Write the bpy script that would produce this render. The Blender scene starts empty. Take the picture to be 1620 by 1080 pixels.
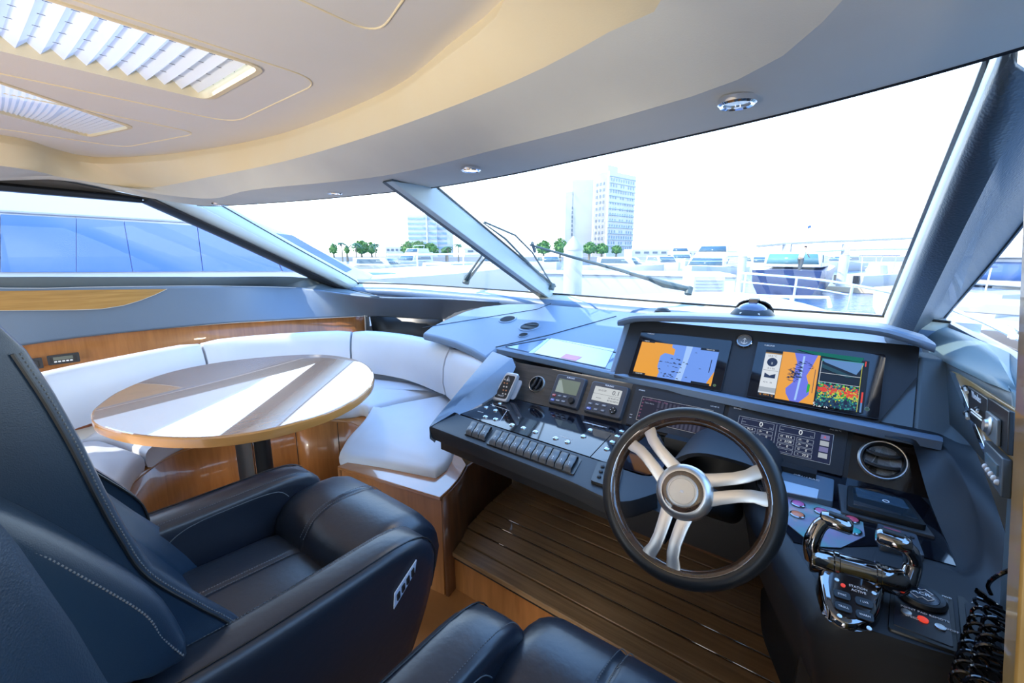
import bpy, bmesh, math, random
from mathutils import Vector as V, Matrix
random.seed(7)
sc = bpy.context.scene
COL = sc.collection
# ------------------------------------------------------------------ camera
F_PX, PITCH, YAW, EYE = 690.0, math.atan(140/690.0), math.radians(37.2), V((1.6, 0.0, 1.55))
cam_d = bpy.data.cameras.new('camera'); cam_d.sensor_width = 36.0; cam_d.lens = F_PX/1620*36.0
cam_d.clip_start = 0.02; cam_d.clip_end = 2000
cam = bpy.data.objects.new('camera', cam_d); COL.objects.link(cam)
cam.location = EYE; cam.rotation_euler = (math.pi/2-PITCH, 0, YAW)
sc.camera = cam
# ------------------------------------------------------------------ sky, sun, exposure
sc.view_settings.view_transform = 'Standard'; sc.view_settings.look = 'None'
sc.view_settings.gamma = 1.0; sc.view_settings.use_curve_mapping = False
sc.view_settings.exposure = 0.0
SKY = 4.9
world = bpy.data.worlds.new('sky'); sc.world = world; world.use_nodes = True
wn, wl = world.node_tree.nodes, world.node_tree.links
wn.clear()
wo = wn.new('ShaderNodeOutputWorld'); wb = wn.new('ShaderNodeBackground'); wb.inputs[1].default_value = SKY
wt = wn.new('ShaderNodeTexCoord'); ws = wn.new('ShaderNodeSeparateXYZ'); wr = wn.new('ShaderNodeValToRGB')
wl.new(wt.outputs['Generated'], ws.inputs[0]); wl.new(ws.outputs['Z'], wr.inputs[0])
wr.color_ramp.elements[0].position = 0.0; wr.color_ramp.elements[0].color = (0.90, 0.97, 1.0, 1)
wr.color_ramp.elements[1].position = 1.0; wr.color_ramp.elements[1].color = (0.16, 0.38, 0.85, 1)
e = wr.color_ramp.elements.new(0.5); e.color = (0.30, 0.56, 1.0, 1)
e = wr.color_ramp.elements.new(0.2); e.color = (0.74, 0.89, 1.0, 1)
wl.new(wr.outputs[0], wb.inputs[0]); wl.new(wb.outputs[0], wo.inputs[0])
sun_d = bpy.data.lights.new('sun', 'SUN'); sun_d.energy = 8.0; sun_d.angle = 0.01; sun_d.color = (1.0, 0.9, 0.74)
sun = bpy.data.objects.new('sun', sun_d); COL.objects.link(sun)
SUN_DIR = V((-0.50, -0.58, 0.64)).normalized()
sun.rotation_euler = SUN_DIR.to_track_quat('Z', 'Y').to_euler()

# warm fill lights added behind the camera to brighten the ceiling
def area(name, loc, to, size, power, col):
    d = bpy.data.lights.new(name, 'AREA'); d.shape = 'RECTANGLE'; d.size, d.size_y = size; d.energy = power; d.color = col
    o = bpy.data.objects.new(name, d); COL.objects.link(o); o.location = loc
    o.rotation_euler = (V(to)-V(loc)).to_track_quat('-Z', 'Y').to_euler(); return o
area('ceiling_fill', (0.6, -1.6, .9), (0.3, .6, 2.05), (.6, .35), 50, (1.0, .90, .76))
area('ceiling_fill', (1.7, -1.2, .9), (1.4, 1.3, 1.9), (.45, .35), 19, (1.0, .93, .82))

# ------------------------------------------------------------------ sight lines: a pixel of the photograph and a known plane give a point in the cabin
_fw = V((-math.sin(YAW)*math.cos(PITCH), math.cos(YAW)*math.cos(PITCH), -math.sin(PITCH)))
_rt = V((math.cos(YAW), math.sin(YAW), 0)); _up = _rt.cross(_fw)
def ray(x, y): return _fw + _rt*((x-810)/F_PX) - _up*((y-540)/F_PX)
def atZ(x, y, z): d = ray(x, y); return EYE + d*((z-EYE.z)/d.z)
def atX(x, y, X): d = ray(x, y); return EYE + d*((X-EYE.x)/d.x)
def atY(x, y, Y): d = ray(x, y); return EYE + d*((Y-EYE.y)/d.y)
def atD(x, y, t): return EYE + ray(x, y)*t
def onpl(x, y, p, n): d = ray(x, y); n = V(n); return EYE + d*((V(p)-EYE).dot(n)/d.dot(n))

# ------------------------------------------------------------------ object helpers
def tag(o, label=None, cat=None, group=None, kind=None):
    if label: o['label'] = label
    if cat: o['category'] = cat
    if group: o['group'] = group
    if kind: o['kind'] = kind
    return o
_base = {}
def thing(name, loc, label, cat, group=None, kind=None):
    o = bpy.data.objects.new(name, None); COL.objects.link(o); o.location = V(loc)
    o.empty_display_size = 0.05; _base[o] = V(loc)
    return tag(o, label, cat, group, kind)
def link(name, me, par=None, mats=()):
    o = bpy.data.objects.new(name, me); COL.objects.link(o)
    for m in mats: me.materials.append(m)
    if par is None:
        if len(me.vertices):
            xs = [v.co.x for v in me.vertices]; ys = [v.co.y for v in me.vertices]; zs = [v.co.z for v in me.vertices]
            b = V(((min(xs)+max(xs))/2, (min(ys)+max(ys))/2, min(zs)))
            me.transform(Matrix.Translation(-b)); o.location = b; _base[o] = b
    else:
        o.parent = par
        off = V((0, 0, 0)); q = par
        while q is not None: off += _base.get(q, V((0, 0, 0))); q = q.parent
        if off.length: me.transform(Matrix.Translation(-off))
    return o
def dup(root, d, label=None, group=None, rz=0.0):
    r = root.copy(); COL.objects.link(r); r.location = root.location + V(d)
    if rz: r.rotation_euler = (0, 0, rz)
    if label: r['label'] = label
    if group: r['group'] = group
    def kids(a, b):
        for ch in [c for c in bpy.data.objects if c.parent == a]:
            c = ch.copy(); COL.objects.link(c); c.parent = b; kids(ch, c)
    kids(root, r)
    return r
class MB:
    def __init__(s): s.v = []; s.f = []
    def add(s, vs, fs):
        n = len(s.v); s.v += [tuple(p) for p in vs]; s.f += [tuple(i+n for i in f) for f in fs]; return s
    def box(s, x0, y0, z0, x1, y1, z1):
        return s.obox((x0, y0, z0), (x1-x0, 0, 0), (0, y1-y0, 0), (0, 0, z1-z0))
    def obox(s, o, a, b, c):
        o, a, b, c = V(o), V(a), V(b), V(c)
        if a.cross(b).dot(c) < 0: a, b = b, a
        return s.add([o, o+a, o+a+b, o+b, o+c, o+a+c, o+a+b+c, o+b+c],
                     [(3, 2, 1, 0), (4, 5, 6, 7), (0, 1, 5, 4), (1, 2, 6, 5), (2, 3, 7, 6), (3, 0, 4, 7)])
    def prism(s, poly, vec):
        poly = [V(p) for p in poly]; vec = V(vec); n = len(poly)
        nrm = V((0, 0, 0))
        for i in range(n): nrm += poly[i].cross(poly[(i+1) % n])
        if nrm.dot(vec) < 0: poly = poly[::-1]
        return s.add(poly+[p+vec for p in poly], [tuple(range(n-1, -1, -1)), tuple(range(n, 2*n))] +
                     [(i, (i+1) % n, n+(i+1) % n, n+i) for i in range(n)])
    def loft(s, rings, close=False, caps=False):
        m = len(rings[0]); n0 = []
        for r in rings: n0 += list(r)
        fs = []
        for i in range(len(rings)-1):
            for j in range(m if close else m-1):
                k = (j+1) % m
                fs.append((i*m+j, i*m+k, (i+1)*m+k, (i+1)*m+j))
        if caps: fs += [tuple(range(m-1, -1, -1)), tuple((len(rings)-1)*m+j for j in range(m))]
        return s.add(n0, fs)
    def tube(s, pts, r, n=8, closed=False, caps=True):
        pts = [V(p) for p in pts]; rings = []; N = len(pts); prev = None
        for i, p in enumerate(pts):
            if closed: t = pts[(i+1) % N]-pts[i-1]
            else: t = pts[min(i+1, N-1)]-pts[max(i-1, 0)]
            t.normalize()
            if prev is None: a = V((0, 0, 1)) if abs(t.z) < .9 else V((1, 0, 0))
            else: a = prev
            a = a-t*a.dot(t)
            if a.length < 1e-6: a = t.orthogonal()
            a.normalize(); prev = a; b = t.cross(a)
            rr = r[i] if isinstance(r, (list, tuple)) else r
            rings.append([p+(a*math.cos(k*2*math.pi/n)+b*math.sin(k*2*math.pi/n))*rr for k in range(n)])
        if closed: rings.append(rings[0]); return s.loft(rings, True)
        return s.loft(rings, True, caps)
    def lathe(s, prof, o, ax=(0, 0, 1), n=24, caps=True):
        ax = V(ax).normalized(); a = ax.orthogonal().normalized(); b = ax.cross(a); o = V(o)
        return s.loft([[o+ax*h+(a*math.cos(k*2*math.pi/n)+b*math.sin(k*2*math.pi/n))*max(r, 1e-5) for k in range(n)] for r, h in prof], True, caps)
    def ball(s, c, rx, ry=None, rz=None, n=12, m=8):
        ry = ry or rx; rz = rz or rx; c = V(c)
        return s.loft([[c+V((rx*math.sin(t)*math.cos(k*2*math.pi/n), ry*math.sin(t)*math.sin(k*2*math.pi/n), -rz*math.cos(t))) for k in range(n)]
                       for t in [1e-3+(math.pi-2e-3)*i/m for i in range(m+1)]], True, True)
    def build(s, name, mat, par=None, smooth=40, bev=0, seg=2, sub=0, solid=0, soff=-1):
        me = bpy.data.meshes.new(name); me.from_pydata(s.v, [], s.f); me.validate()
        bm = bmesh.new(); bm.from_mesh(me); bmesh.ops.remove_doubles(bm, verts=bm.verts, dist=1e-6)
        bmesh.ops.recalc_face_normals(bm, faces=bm.faces); bm.to_mesh(me); bm.free()
        if smooth:
            me.shade_smooth()
            if not sub: me.set_sharp_from_angle(angle=math.radians(smooth))
        o = link(name, me, par, [mat])
        if solid: q = o.modifiers.new('s', 'SOLIDIFY'); q.thickness = solid; q.offset = soff
        if bev:
            q = o.modifiers.new('b', 'BEVEL'); q.width = bev; q.segments = seg; q.limit_method = 'ANGLE'; q.angle_limit = math.radians(35)
            q.harden_normals = False
        if sub: q = o.modifiers.new('u', 'SUBSURF'); q.levels = sub; q.render_levels = sub
        return o
def cr(pts, n, closed=False):
    """smooth curve through pts, n samples evenly spaced"""
    P = [V(p) for p in pts]; N = len(P); fine = []
    segs = N if closed else N-1
    for i in range(segs):
        if closed: a, b, c, d = P[i-1], P[i], P[(i+1) % N], P[(i+2) % N]
        else: a, b, c, d = P[max(i-1, 0)], P[i], P[i+1], P[min(i+2, N-1)]
        for k in range(12):
            t = k/12
            fine.append(.5*((2*b)+(c-a)*t+(2*a-5*b+4*c-d)*t*t+(3*b-a-3*c+d)*t**3))
    fine.append(P[0] if closed else P[-1])
    L = [0]
    for i in range(1, len(fine)): L.append(L[-1]+(fine[i]-fine[i-1]).length)
    out = []; j = 0; m = n if closed else n-1
    for k in range(n):
        s = L[-1]*k/m
        while j < len(L)-2 and L[j+1] < s: j += 1
        h = (s-L[j])/max(L[j+1]-L[j], 1e-9); out.append(fine[j].lerp(fine[j+1], min(max(h, 0), 1)))
    return out
def arc(c, r, a0, a1, n, u=(1, 0, 0), v=(0, 1, 0)):
    c, u, v = V(c), V(u), V(v)
    return [c+u*(r*math.cos(math.radians(a0+(a1-a0)*k/(n-1))))+v*(r*math.sin(math.radians(a0+(a1-a0)*k/(n-1)))) for k in range(n)]
def rrect2(a0, b0, a1, b1, r, n=5):
    r = min(r, (a1-a0)/2-1e-4, (b1-b0)/2-1e-4); out = []
    for cx, cy, s in ((a1-r, b1-r, 0), (a0+r, b1-r, 90), (a0+r, b0+r, 180), (a1-r, b0+r, 270)):
        for k in range(n): t = math.radians(s+90*k/(n-1)); out.append((cx+r*math.cos(t), cy+r*math.sin(t)))
    return out
class Fr:
    """a flat face in the cabin: origin, right, up, outward"""
    def __init__(s, o, u, v):
        s.o, s.u, s.v = V(o), V(u).normalized(), V(v).normalized(); s.n = s.u.cross(s.v).normalized()
    def pt(s, a, b, d=0): return s.o+s.u*a+s.v*b+s.n*d
    def px(s, x, y, d=0):
        p = onpl(x, y, s.o+s.n*d, s.n)-s.o; return p.dot(s.u), p.dot(s.v)
    def rect(s, q, d=0):
        p = [s.px(x, y, d) for x, y in q]        # TL TR BR BL
        return ((p[0][0]+p[3][0])/2, (p[3][1]+p[2][1])/2, (p[1][0]+p[2][0])/2, (p[0][1]+p[1][1])/2)
    def plate(s, mb, r, d0, d1, rad=.004, n=4, taper=0):
        o = rrect2(*r, rad, n); i = rrect2(r[0]+taper, r[1]+taper, r[2]-taper, r[3]-taper, rad, n)
        return mb.loft([[s.pt(a, b, d0) for a, b in o], [s.pt(a, b, d1) for a, b in i]], True, True)
    def ring(s, mb, r, w, d0, d1, rad=.004, n=4):
        o = rrect2(*r, rad, n); i = rrect2(r[0]+w, r[1]+w, r[2]-w, r[3]-w, max(rad-w, .001), n)
        rr = [[s.pt(a, b, d0) for a, b in o], [s.pt(a, b, d1) for a, b in o], [s.pt(a, b, d1) for a, b in i], [s.pt(a, b, d0) for a, b in i]]
        return mb.loft(rr+[rr[0]], True)
    def poly(s, mb, ab, d0, d1): return mb.prism([s.pt(a, b, d0) for a, b in ab], s.n*(d1-d0))
    def disc(s, mb, a, b, prof, n=20): return mb.lathe(prof, s.pt(a, b), s.n, n)
def text(name, s, fr, a, b, d, h, mat, par, align='CENTER', rot=0.0, thick=0.0003):
    cu = bpy.data.curves.new(name, 'FONT'); cu.body = s; cu.size = h; cu.align_x = align; cu.align_y = 'CENTER'; cu.extrude = thick; cu.resolution_u = 2
    ob = bpy.data.objects.new(name, cu); me = bpy.data.meshes.new_from_object(ob); bpy.data.objects.remove(ob)
    m = Matrix((fr.u, fr.v, fr.n)).transposed().to_4x4(); m.translation = fr.pt(a, b, d)
    if rot: m = m @ Matrix.Rotation(math.radians(rot), 4, 'Z')
    me.transform(m)
    return link(name, me, par, [mat])

# ------------------------------------------------------------------ materials
def mat(name, col, rough=.5, metal=0, bump=None, spec=.5, coat=0, coat_rough=.03, emit=None, es=1, var=None, ior=1.5, trans=0):
    m = bpy.data.materials.new(name); m.use_nodes = True; nt = m.node_tree; b = nt.nodes['Principled BSDF']
    b.inputs['Base Color'].default_value = (*col, 1); b.inputs['Roughness'].default_value = rough; b.inputs['Metallic'].default_value = metal
    b.inputs['Specular IOR Level'].default_value = spec; b.inputs['IOR'].default_value = ior
    b.inputs['Coat Weight'].default_value = coat; b.inputs['Coat Roughness'].default_value = coat_rough
    b.inputs['Transmission Weight'].default_value = trans
    if emit: b.inputs['Emission Color'].default_value = (*emit, 1); b.inputs['Emission Strength'].default_value = es
    tc = None
    if bump or var: tc = nt.nodes.new('ShaderNodeTexCoord')
    if bump:
        kind, scale, st = bump
        t = nt.nodes.new('ShaderNodeTexVoronoi' if kind == 'vor' else 'ShaderNodeTexNoise'); t.inputs['Scale'].default_value = scale
        nt.links.new(tc.outputs['Object'], t.inputs['Vector'])
        bp = nt.nodes.new('ShaderNodeBump'); bp.inputs['Strength'].default_value = st; bp.inputs['Distance'].default_value = .002
        nt.links.new(t.outputs[0], bp.inputs['Height']); nt.links.new(bp.outputs[0], b.inputs['Normal'])
    if var:
        scale, col2 = var
        t = nt.nodes.new('ShaderNodeTexNoise'); t.inputs['Scale'].default_value = scale; t.inputs['Detail'].default_value = 4
        nt.links.new(tc.outputs['Object'], t.inputs['Vector'])
        r = nt.nodes.new('ShaderNodeValToRGB'); r.color_ramp.elements[0].position = .35; r.color_ramp.elements[1].position = .68
        r.color_ramp.elements[0].color = (*col, 1); r.color_ramp.elements[1].color = (*col2, 1)
        nt.links.new(t.outputs[0], r.inputs[0]); nt.links.new(r.outputs[0], b.inputs['Base Color'])
    return m
def wood(name, c1, c2, rough=.3, coat=.6, stretch=(3, 40, 40), scale=1.2, ior=1.5):
    m = mat(name, c1, rough, coat=coat, ior=ior); nt = m.node_tree; b = nt.nodes['Principled BSDF']
    tc = nt.nodes.new('ShaderNodeTexCoord'); mp = nt.nodes.new('ShaderNodeMapping'); mp.inputs['Scale'].default_value = stretch
    n = nt.nodes.new('ShaderNodeTexNoise'); n.inputs['Scale'].default_value = scale; n.inputs['Detail'].default_value = 6; n.inputs['Distortion'].default_value = .6
    r = nt.nodes.new('ShaderNodeValToRGB'); r.color_ramp.elements[0].position = .3; r.color_ramp.elements[1].position = .72
    r.color_ramp.elements[0].color = (*c1, 1); r.color_ramp.elements[1].color = (*c2, 1)
    nt.links.new(tc.outputs['Object'], mp.inputs[0]); nt.links.new(mp.outputs[0], n.inputs['Vector'])
    nt.links.new(n.outputs[0], r.inputs[0]); nt.links.new(r.outputs[0], b.inputs['Base Color'])
    return m
def emis(name, col, s=1.0):
    return mat(name, (0, 0, 0), .4, emit=col, es=s, spec=.3)
def glass(name, tint, refl=.05):
    m = bpy.data.materials.new(name); m.use_nodes = True; nt = m.node_tree; nt.nodes.clear()
    o = nt.nodes.new('ShaderNodeOutputMaterial'); mx = nt.nodes.new('ShaderNodeMixShader'); t = nt.nodes.new('ShaderNodeBsdfTransparent'); g = nt.nodes.new('ShaderNodeBsdfGlossy')
    ly = nt.nodes.new('ShaderNodeLayerWeight'); pw = nt.nodes.new('ShaderNodeMath'); pw.operation = 'POWER'; pw.inputs[1].default_value = 4
    lw = nt.nodes.new('ShaderNodeMath'); lw.operation = 'MULTIPLY_ADD'; lw.inputs[1].default_value = .14; lw.inputs[2].default_value = .012
    nt.links.new(ly.outputs['Facing'], pw.inputs[0]); nt.links.new(pw.outputs[0], lw.inputs[0])
    t.inputs[0].default_value = (*tint, 1); g.inputs['Roughness'].default_value = .0
    nt.links.new(lw.outputs[0], mx.inputs[0]); nt.links.new(t.outputs[0], mx.inputs[1]); nt.links.new(g.outputs[0], mx.inputs[2]); nt.links.new(mx.outputs[0], o.inputs[0])
    return m
m_navy = mat('navy_leather', (.008, .026, .055), .36, bump=('vor', 520, .10), spec=.6)
m_navy2 = mat('navy_leather_seat', (.012, .018, .030), .33, bump=('noise', 60, .25), spec=.6)
m_stitch = mat('stitching', (.10, .12, .14), .7)
m_white = mat('white_leather', (.60, .64, .70), .48, bump=('noise', 14, .12), var=(3, (.56, .60, .66)))
m_seam = mat('seam_dark', (.10, .10, .11), .8)
m_dash = mat('slate_leather', (.125, .185, .27), .36, bump=('vor', 500, .2), spec=.5)
m_dash2 = mat('slate_soft_trim', (.075, .105, .125), .5, bump=('vor', 600, .15))
m_plastic = mat('black_plastic', (.010, .012, .014), .38, spec=.4)
m_satin = mat('charcoal_satin', (.019, .023, .029), .46, spec=.32)
m_gloss = mat('black_gloss', (.005, .005, .008), .06, coat=.15)
m_glossb = mat('brown_black_gloss', (.016, .011, .009), .08, coat=.6)
m_chrome = mat('chrome', (.86, .86, .88), .06, metal=1)
m_dchrome = mat('dark_chrome', (.30, .28, .27), .05, metal=1)
m_alu = mat('brushed_aluminium', (.66, .65, .63), .38, metal=1)
m_cream = mat('cream_fabric', (.80, .69, .46), .8, bump=('noise', 250, .12), var=(2.2, (.80, .66, .40)))
m_head = mat('pale_headliner', (.74, .70, .64), .85, bump=('noise', 300, .1), var=(1.6, (.72, .67, .58)))
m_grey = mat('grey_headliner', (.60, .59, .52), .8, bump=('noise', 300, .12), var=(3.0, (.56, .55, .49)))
m_cherry = wood('cherry_wood', (.30, .115, .032), (.42, .17, .05), .3, .5, (30, 30, 3))
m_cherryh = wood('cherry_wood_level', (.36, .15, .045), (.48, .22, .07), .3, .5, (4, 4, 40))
m_table = wood('lacquered_table_wood', (.36, .17, .075), (.46, .24, .11), .25, 1.0, (18, 2.2, 18), 1.4)
m_table.node_tree.nodes['Principled BSDF'].inputs['Coat IOR'].default_value = 2.6
m_table.node_tree.nodes['Principled BSDF'].inputs['Coat Roughness'].default_value = .015
m_edge = wood('table_edge_wood', (.46, .22, .06), (.55, .28, .09), .2, .8, (3, 3, 30))
m_teak = wood('teak_deck', (.20, .115, .05), (.33, .20, .095), .42, .2, (3, 60, 60), 1.0)
m_oak = wood('dark_grained_veneer', (.030, .026, .022), (.060, .052, .044), .35, .3, (6, 60, 60), 1.0)
m_burl = wood('golden_veneer', (.28, .15, .03), (.40, .23, .06), .3, .4, (3, 3, 50), 1.2)
m_door = wood('golden_lacquer_door', (.26, .15, .035), (.40, .25, .08), .35, .3, (10, 10, 6), 1.0)
m_shadewood = wood('shaded_plank_wood', (.10, .038, .014), (.17, .066, .024), .4, .3, (30, 30, 3))  # darker copy of the cherry wood, shade put into its colour
m_glass = glass('clear_glass', (.97, .985, 1.0))
m_lampglow = emis('lamp_glow', (1.0, .86, .6), 2.5)
m_paint = mat('white_print', (.8, .82, .85), .6)
m_gel = mat('white_gelcoat', (.55, .57, .58), .3)
# ================================================================== the room
def struct(o): o['kind'] = 'structure'; return o
def grid(name, rows, mat_, par=None, solid=0, soff=-1, smooth=50, sub=0):
    o = MB().loft(rows).build(name, mat_, par, smooth=smooth, solid=solid, soff=soff, sub=sub)
    return o
# floor
struct(MB().box(-2.65, -2.3, -.05, 2.25, 3.0, 0).build('floor', m_cherryh))
# ---- ceiling: soffit of nested curves round the windscreen
NA = 48
A = [V(p) for p in ((-2.195, -2.3, 1.952), (-2.287, -0.69, 1.952), (-2.425, 0.172, 1.952))]  # shell coordinates (ceiling, windows, walls) scaled up about the camera, then baked in
A += [atX(100, 285, -2.459), atX(225, 311, -2.425), V((-2.218, 1.242, 1.889)), V((-2.034, 1.34, 1.884)), V((-1.264, 1.529, 1.884)), V((-0.504, 1.621, 1.884)), V((-0.125, 1.644, 1.884)),
      V((0.358, 1.587, 1.884)), V((0.726, 1.501, 1.884)), V((1.301, 1.357, 1.884)), V((1.612, 1.242, 1.884)), V((1.807, 1.138, 1.884)), V((2.002, 0.805, 1.895)), V((2.06, 0, 1.907)), V((2.06, -2.3, 1.907))]
B = [V((-2.149, -2.3, 1.97)), V((-2.241, -0.69, 1.97)), V((-2.39, 0.23, 1.97)), atX(100, 278, -2.425), atX(225, 303, -2.379), atZ(330, 314, 1.895), atZ(400, 300, 1.901), atZ(600, 279, 1.901), atZ(810, 230, 1.901),
     atZ(1000, 180, 1.901), atZ(1180, 120, 1.901), atZ(1330, 0, 1.907), V((1.669, 0.345, 1.918)), V((1.669, -2.3, 1.929))]
Cc = [V((-1.965, -2.3, 2.01)), V((-2.022, -0.69, 2.01)), atZ(0, 262, 2.004), atZ(100, 281, 2.004), atZ(190, 294, 1.998), atZ(245, 296, 1.998), atZ(330, 280, 2.004), atZ(450, 255, 2.01), atZ(600, 210, 2.01), atZ(810, 130, 2.01),
      atZ(1000, 30, 2.01), atZ(1045, 0, 2.01), V((1.393, 0.402, 2.01)), V((1.393, -2.3, 2.01))]
D_ = [V((-1.827, -2.3, 2.114)), V((-1.907, -0.69, 2.114)), atZ(0, 226, 2.114), atZ(60, 240, 2.114), atZ(125, 256, 2.114), atZ(185, 259, 2.114), atZ(300, 250, 2.114), atZ(440, 225, 2.114), atZ(600, 165, 2.114), atZ(700, 95, 2.114), atZ(800, 0, 2.114),
      V((1.071, 0.575, 2.114)), V((1.14, -0.23, 2.114)), V((1.14, -2.3, 2.114))]
def cen(p, k): return V((p.x*k, p.y*k+.0, 0))
rows = [cr(c, NA*2) for c in (A, B, Cc, D_)]
def inter(r0, r1, t, push=0):
    return [a.lerp(b, t)+V((0, 0, push)) for a, b in zip(r0, r1)]
outw = [V((p.x*1.02, p.y+(.03 if p.y > .3 else 0), 2.183)) for p in rows[3]]
rim = [V((p.x*1.004, p.y+.004, 2.127)) for p in rows[3]]
soffit = thing('ceiling', (0, 1.2, 1.84), None, None); struct(soffit)
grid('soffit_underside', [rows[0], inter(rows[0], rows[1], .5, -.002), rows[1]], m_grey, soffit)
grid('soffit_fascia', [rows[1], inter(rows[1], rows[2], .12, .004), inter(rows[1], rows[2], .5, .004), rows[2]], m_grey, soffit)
grid('cove_rim', [rows[2], inter(rows[2], rows[3], .15, -.004), inter(rows[2], rows[3], .55, -.006), rows[3], rim, outw], m_cream, soffit)
# roof above the soffit, as seen from outside
# ceiling panel with two hatch openings
ZC = 2.159
H1 = [V((-0.533, -0.862, ZC)), V((-0.021, -0.862, ZC)), V((-0.039, 0.773, ZC)), V((-0.536, 0.777, ZC))]
p140, p207, p0a, p0b = atZ(140, 215, ZC), atZ(207, 200, ZC), atZ(0, 130, ZC), atZ(0, 177, ZC)
H2 = [p0b+(p0b-p140)*.35, p0a+(p0a-p207)*.35, p207, p140]
def holed(name, outer, holes, m, par, zt):
    bm = bmesh.new()
    es = []
    for lp in [outer]+holes:
        vs = [bm.verts.new(p) for p in lp]
        es += [bm.edges.new((vs[i], vs[(i+1) % len(vs)])) for i in range(len(vs))]
    bmesh.ops.triangle_fill(bm, use_beauty=True, edges=es, use_dissolve=False)
    me = bpy.data.meshes.new(name); bm.to_mesh(me); bm.free()
    return link(name, me, par, [m])
def roundq(q, r, n=5):
    out = []
    for i in range(4):
        p, a, b = q[i], q[i-1], q[(i+1) % 4]
        da, db = (a-p).normalized(), (b-p).normalized()
        for k in range(n):
            t = k/(n-1); p0, p2 = p+da*r, p+db*r
            out.append(p0.lerp(p, t).lerp(p.lerp(p2, t), t))
    return out
ceil_outer = [V((p.x*1.02, p.y+.02, ZC)) for p in rows[3]]
h1r, h2r = roundq(H1, .05), roundq(H2, .05)
holed('headliner', ceil_outer, [h1r, h2r], m_head, soffit, ZC)
def bead(pts, name='panel_seam'):
    MB().tube([p+V((0, 0, -.001)) for p in pts], .0028, 6, closed=True).build(name, m_cream, soffit)
bead(roundq([V((-0.815, -1.38, ZC)), V((0.025, -1.38, ZC)), V((0.007, 0.966, ZC)), V((-0.815, 0.987, ZC))], .12, 8))
bead(roundq([V((0.473, -1.38, ZC)), V((0.968, -1.38, ZC)), V((0.91, 0.713, ZC)), V((0.45, 0.88, ZC))], .10, 8))
q = [atZ(285, 215, ZC), atZ(150, 240, ZC)]
bead(roundq([V((-1.804, -1.15, ZC)), V((-0.953, -1.15, ZC)), V((-1.16, 0.954, ZC)), V((-1.873, 0.805, ZC))], .10, 8))
# skylights with blinds
m_pleat = bpy.data.materials.new('pleated_blind_cloth'); m_pleat.use_nodes = True
nt = m_pleat.node_tree; nt.nodes.clear(); o_ = nt.nodes.new('ShaderNodeOutputMaterial'); mx = nt.nodes.new('ShaderNodeMixShader'); mx.inputs[0].default_value = .16
d_ = nt.nodes.new('ShaderNodeBsdfDiffuse'); d_.inputs[0].default_value = (.78, .80, .82, 1); t_ = nt.nodes.new('ShaderNodeBsdfTranslucent'); t_.inputs[0].default_value = (.72, .82, .95, 1)
nt.links.new(d_.outputs[0], mx.inputs[1]); nt.links.new(t_.outputs[0], mx.inputs[2]); nt.links.new(mx.outputs[0], o_.inputs[0])
def skylight(Hq, hr, label, npl, amp, name='skylight'):
    c = sum(Hq, V((-0.24, 0, -0.232)))/4
    t = thing(name, c, label, 'skylight', 'roof hatches with blinds')
    big = roundq([p+(p-c).normalized()*.022 for p in Hq], .06)
    MB().loft([[p+V((0, 0, .0)) for p in big], [p+V((0, 0, -.007)) for p in big], [p+V((0, 0, -.007)) for p in hr], [p+V((0, 0, .1)) for p in hr]], True).build('frame', m_cream, t)
    a, b, c2, d = Hq     # aft-left aft-right fore-right fore-left
    rows_ = []; N = npl*2
    for i in range(N+1):
        f = i/N; z = (.012 if amp > .01 else .004)+(amp if i % 2 else 0)
        l, r = a.lerp(d, f*.985), b.lerp(c2, f*.985)
        rows_.append([l.lerp(r, k/6)+V((0, 0, z-.012*math.sin(math.pi*k/6)*(1 if f < .6 else .2))) for k in range(7)])
    MB().loft(rows_).build('pleated_blind', m_pleat, t, smooth=0)
    s = MB()
    for k in (.2, .4, .6, .8):
        s.tube([a.lerp(b, k)+V((0, 0, .028)), d.lerp(c2, k)+V((0, 0, .028))], .0008, 4)
    s.build('blind_cord', m_seam, t)
    MB().prism([p+V((0, 0, .11)) for p in hr], (0, 0, .012)).build('pane', m_glass, t)
    return t
skylight(H1, h1r, 'large roof skylight with white pleated blind nearer the centre of the ceiling', 30, .026)
skylight(H2, h2r, 'smaller roof skylight with a flat ribbed blind by the port cove', 26, .005)
# ---- windscreen glass and its sill
G = cr([V((-2.574, 2.645, 1.24)), V((-2.022, 2.852, 1.24)), V((-1.424, 2.909, 1.24)), V((-0.205, 2.875, 1.24)), V((0.887, 2.806, 1.24)), V((1.755, 2.817, 1.24)), V((2.002, 2.76, 1.24))], 49)
T = [p+V((0, .01, .004)) for p in cr(A[5:15], 49)]
def near(cv, x): return min(range(len(cv)), key=lambda i: abs(cv[i].x-x))
gi, ti = near(G, -.24), near(T, -.24)
def resamp(c, n): return cr(c, n)
struct(grid('window_1', [resamp(G[:gi+1], 20), resamp(T[:ti+1], 20)], m_glass, solid=.006))
struct(grid('window_2', [resamp(G[gi:], 20), resamp(T[ti:], 20)], m_glass, solid=.006))
lowS = [onpl(x, y, (0, 1.955, .996), (0, -.275, 1)) for x, y in ((585, 469), (640, 470), (700, 471), (870, 479), (1000, 492), (1180, 508), (1400, 524))]
S1 = cr([V((-2.517, 2.553, 1.199)), V((-2.022, 2.76, 1.205)), V((-1.424, 2.794, 1.205)), V((-0.205, 2.76, 1.205)), V((0.887, 2.691, 1.205)), V((1.755, 2.691, 1.205)), V((2.002, 2.645, 1.205))], 49)
S2 = [p+V((0, -.02, -.02)) for p in S1]
m_sill = mat('sill_leather', (.56, .54, .43), .6, bump=('vor', 400, .15), var=(8, (.50, .50, .41)))
Gs = [p+V((0, .06, .002)) for p in G]
trim1 = struct(grid('trim_1', [Gs, G, inter(G, S1, .3, -.004), S1], m_sill, solid=.01))
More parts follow.
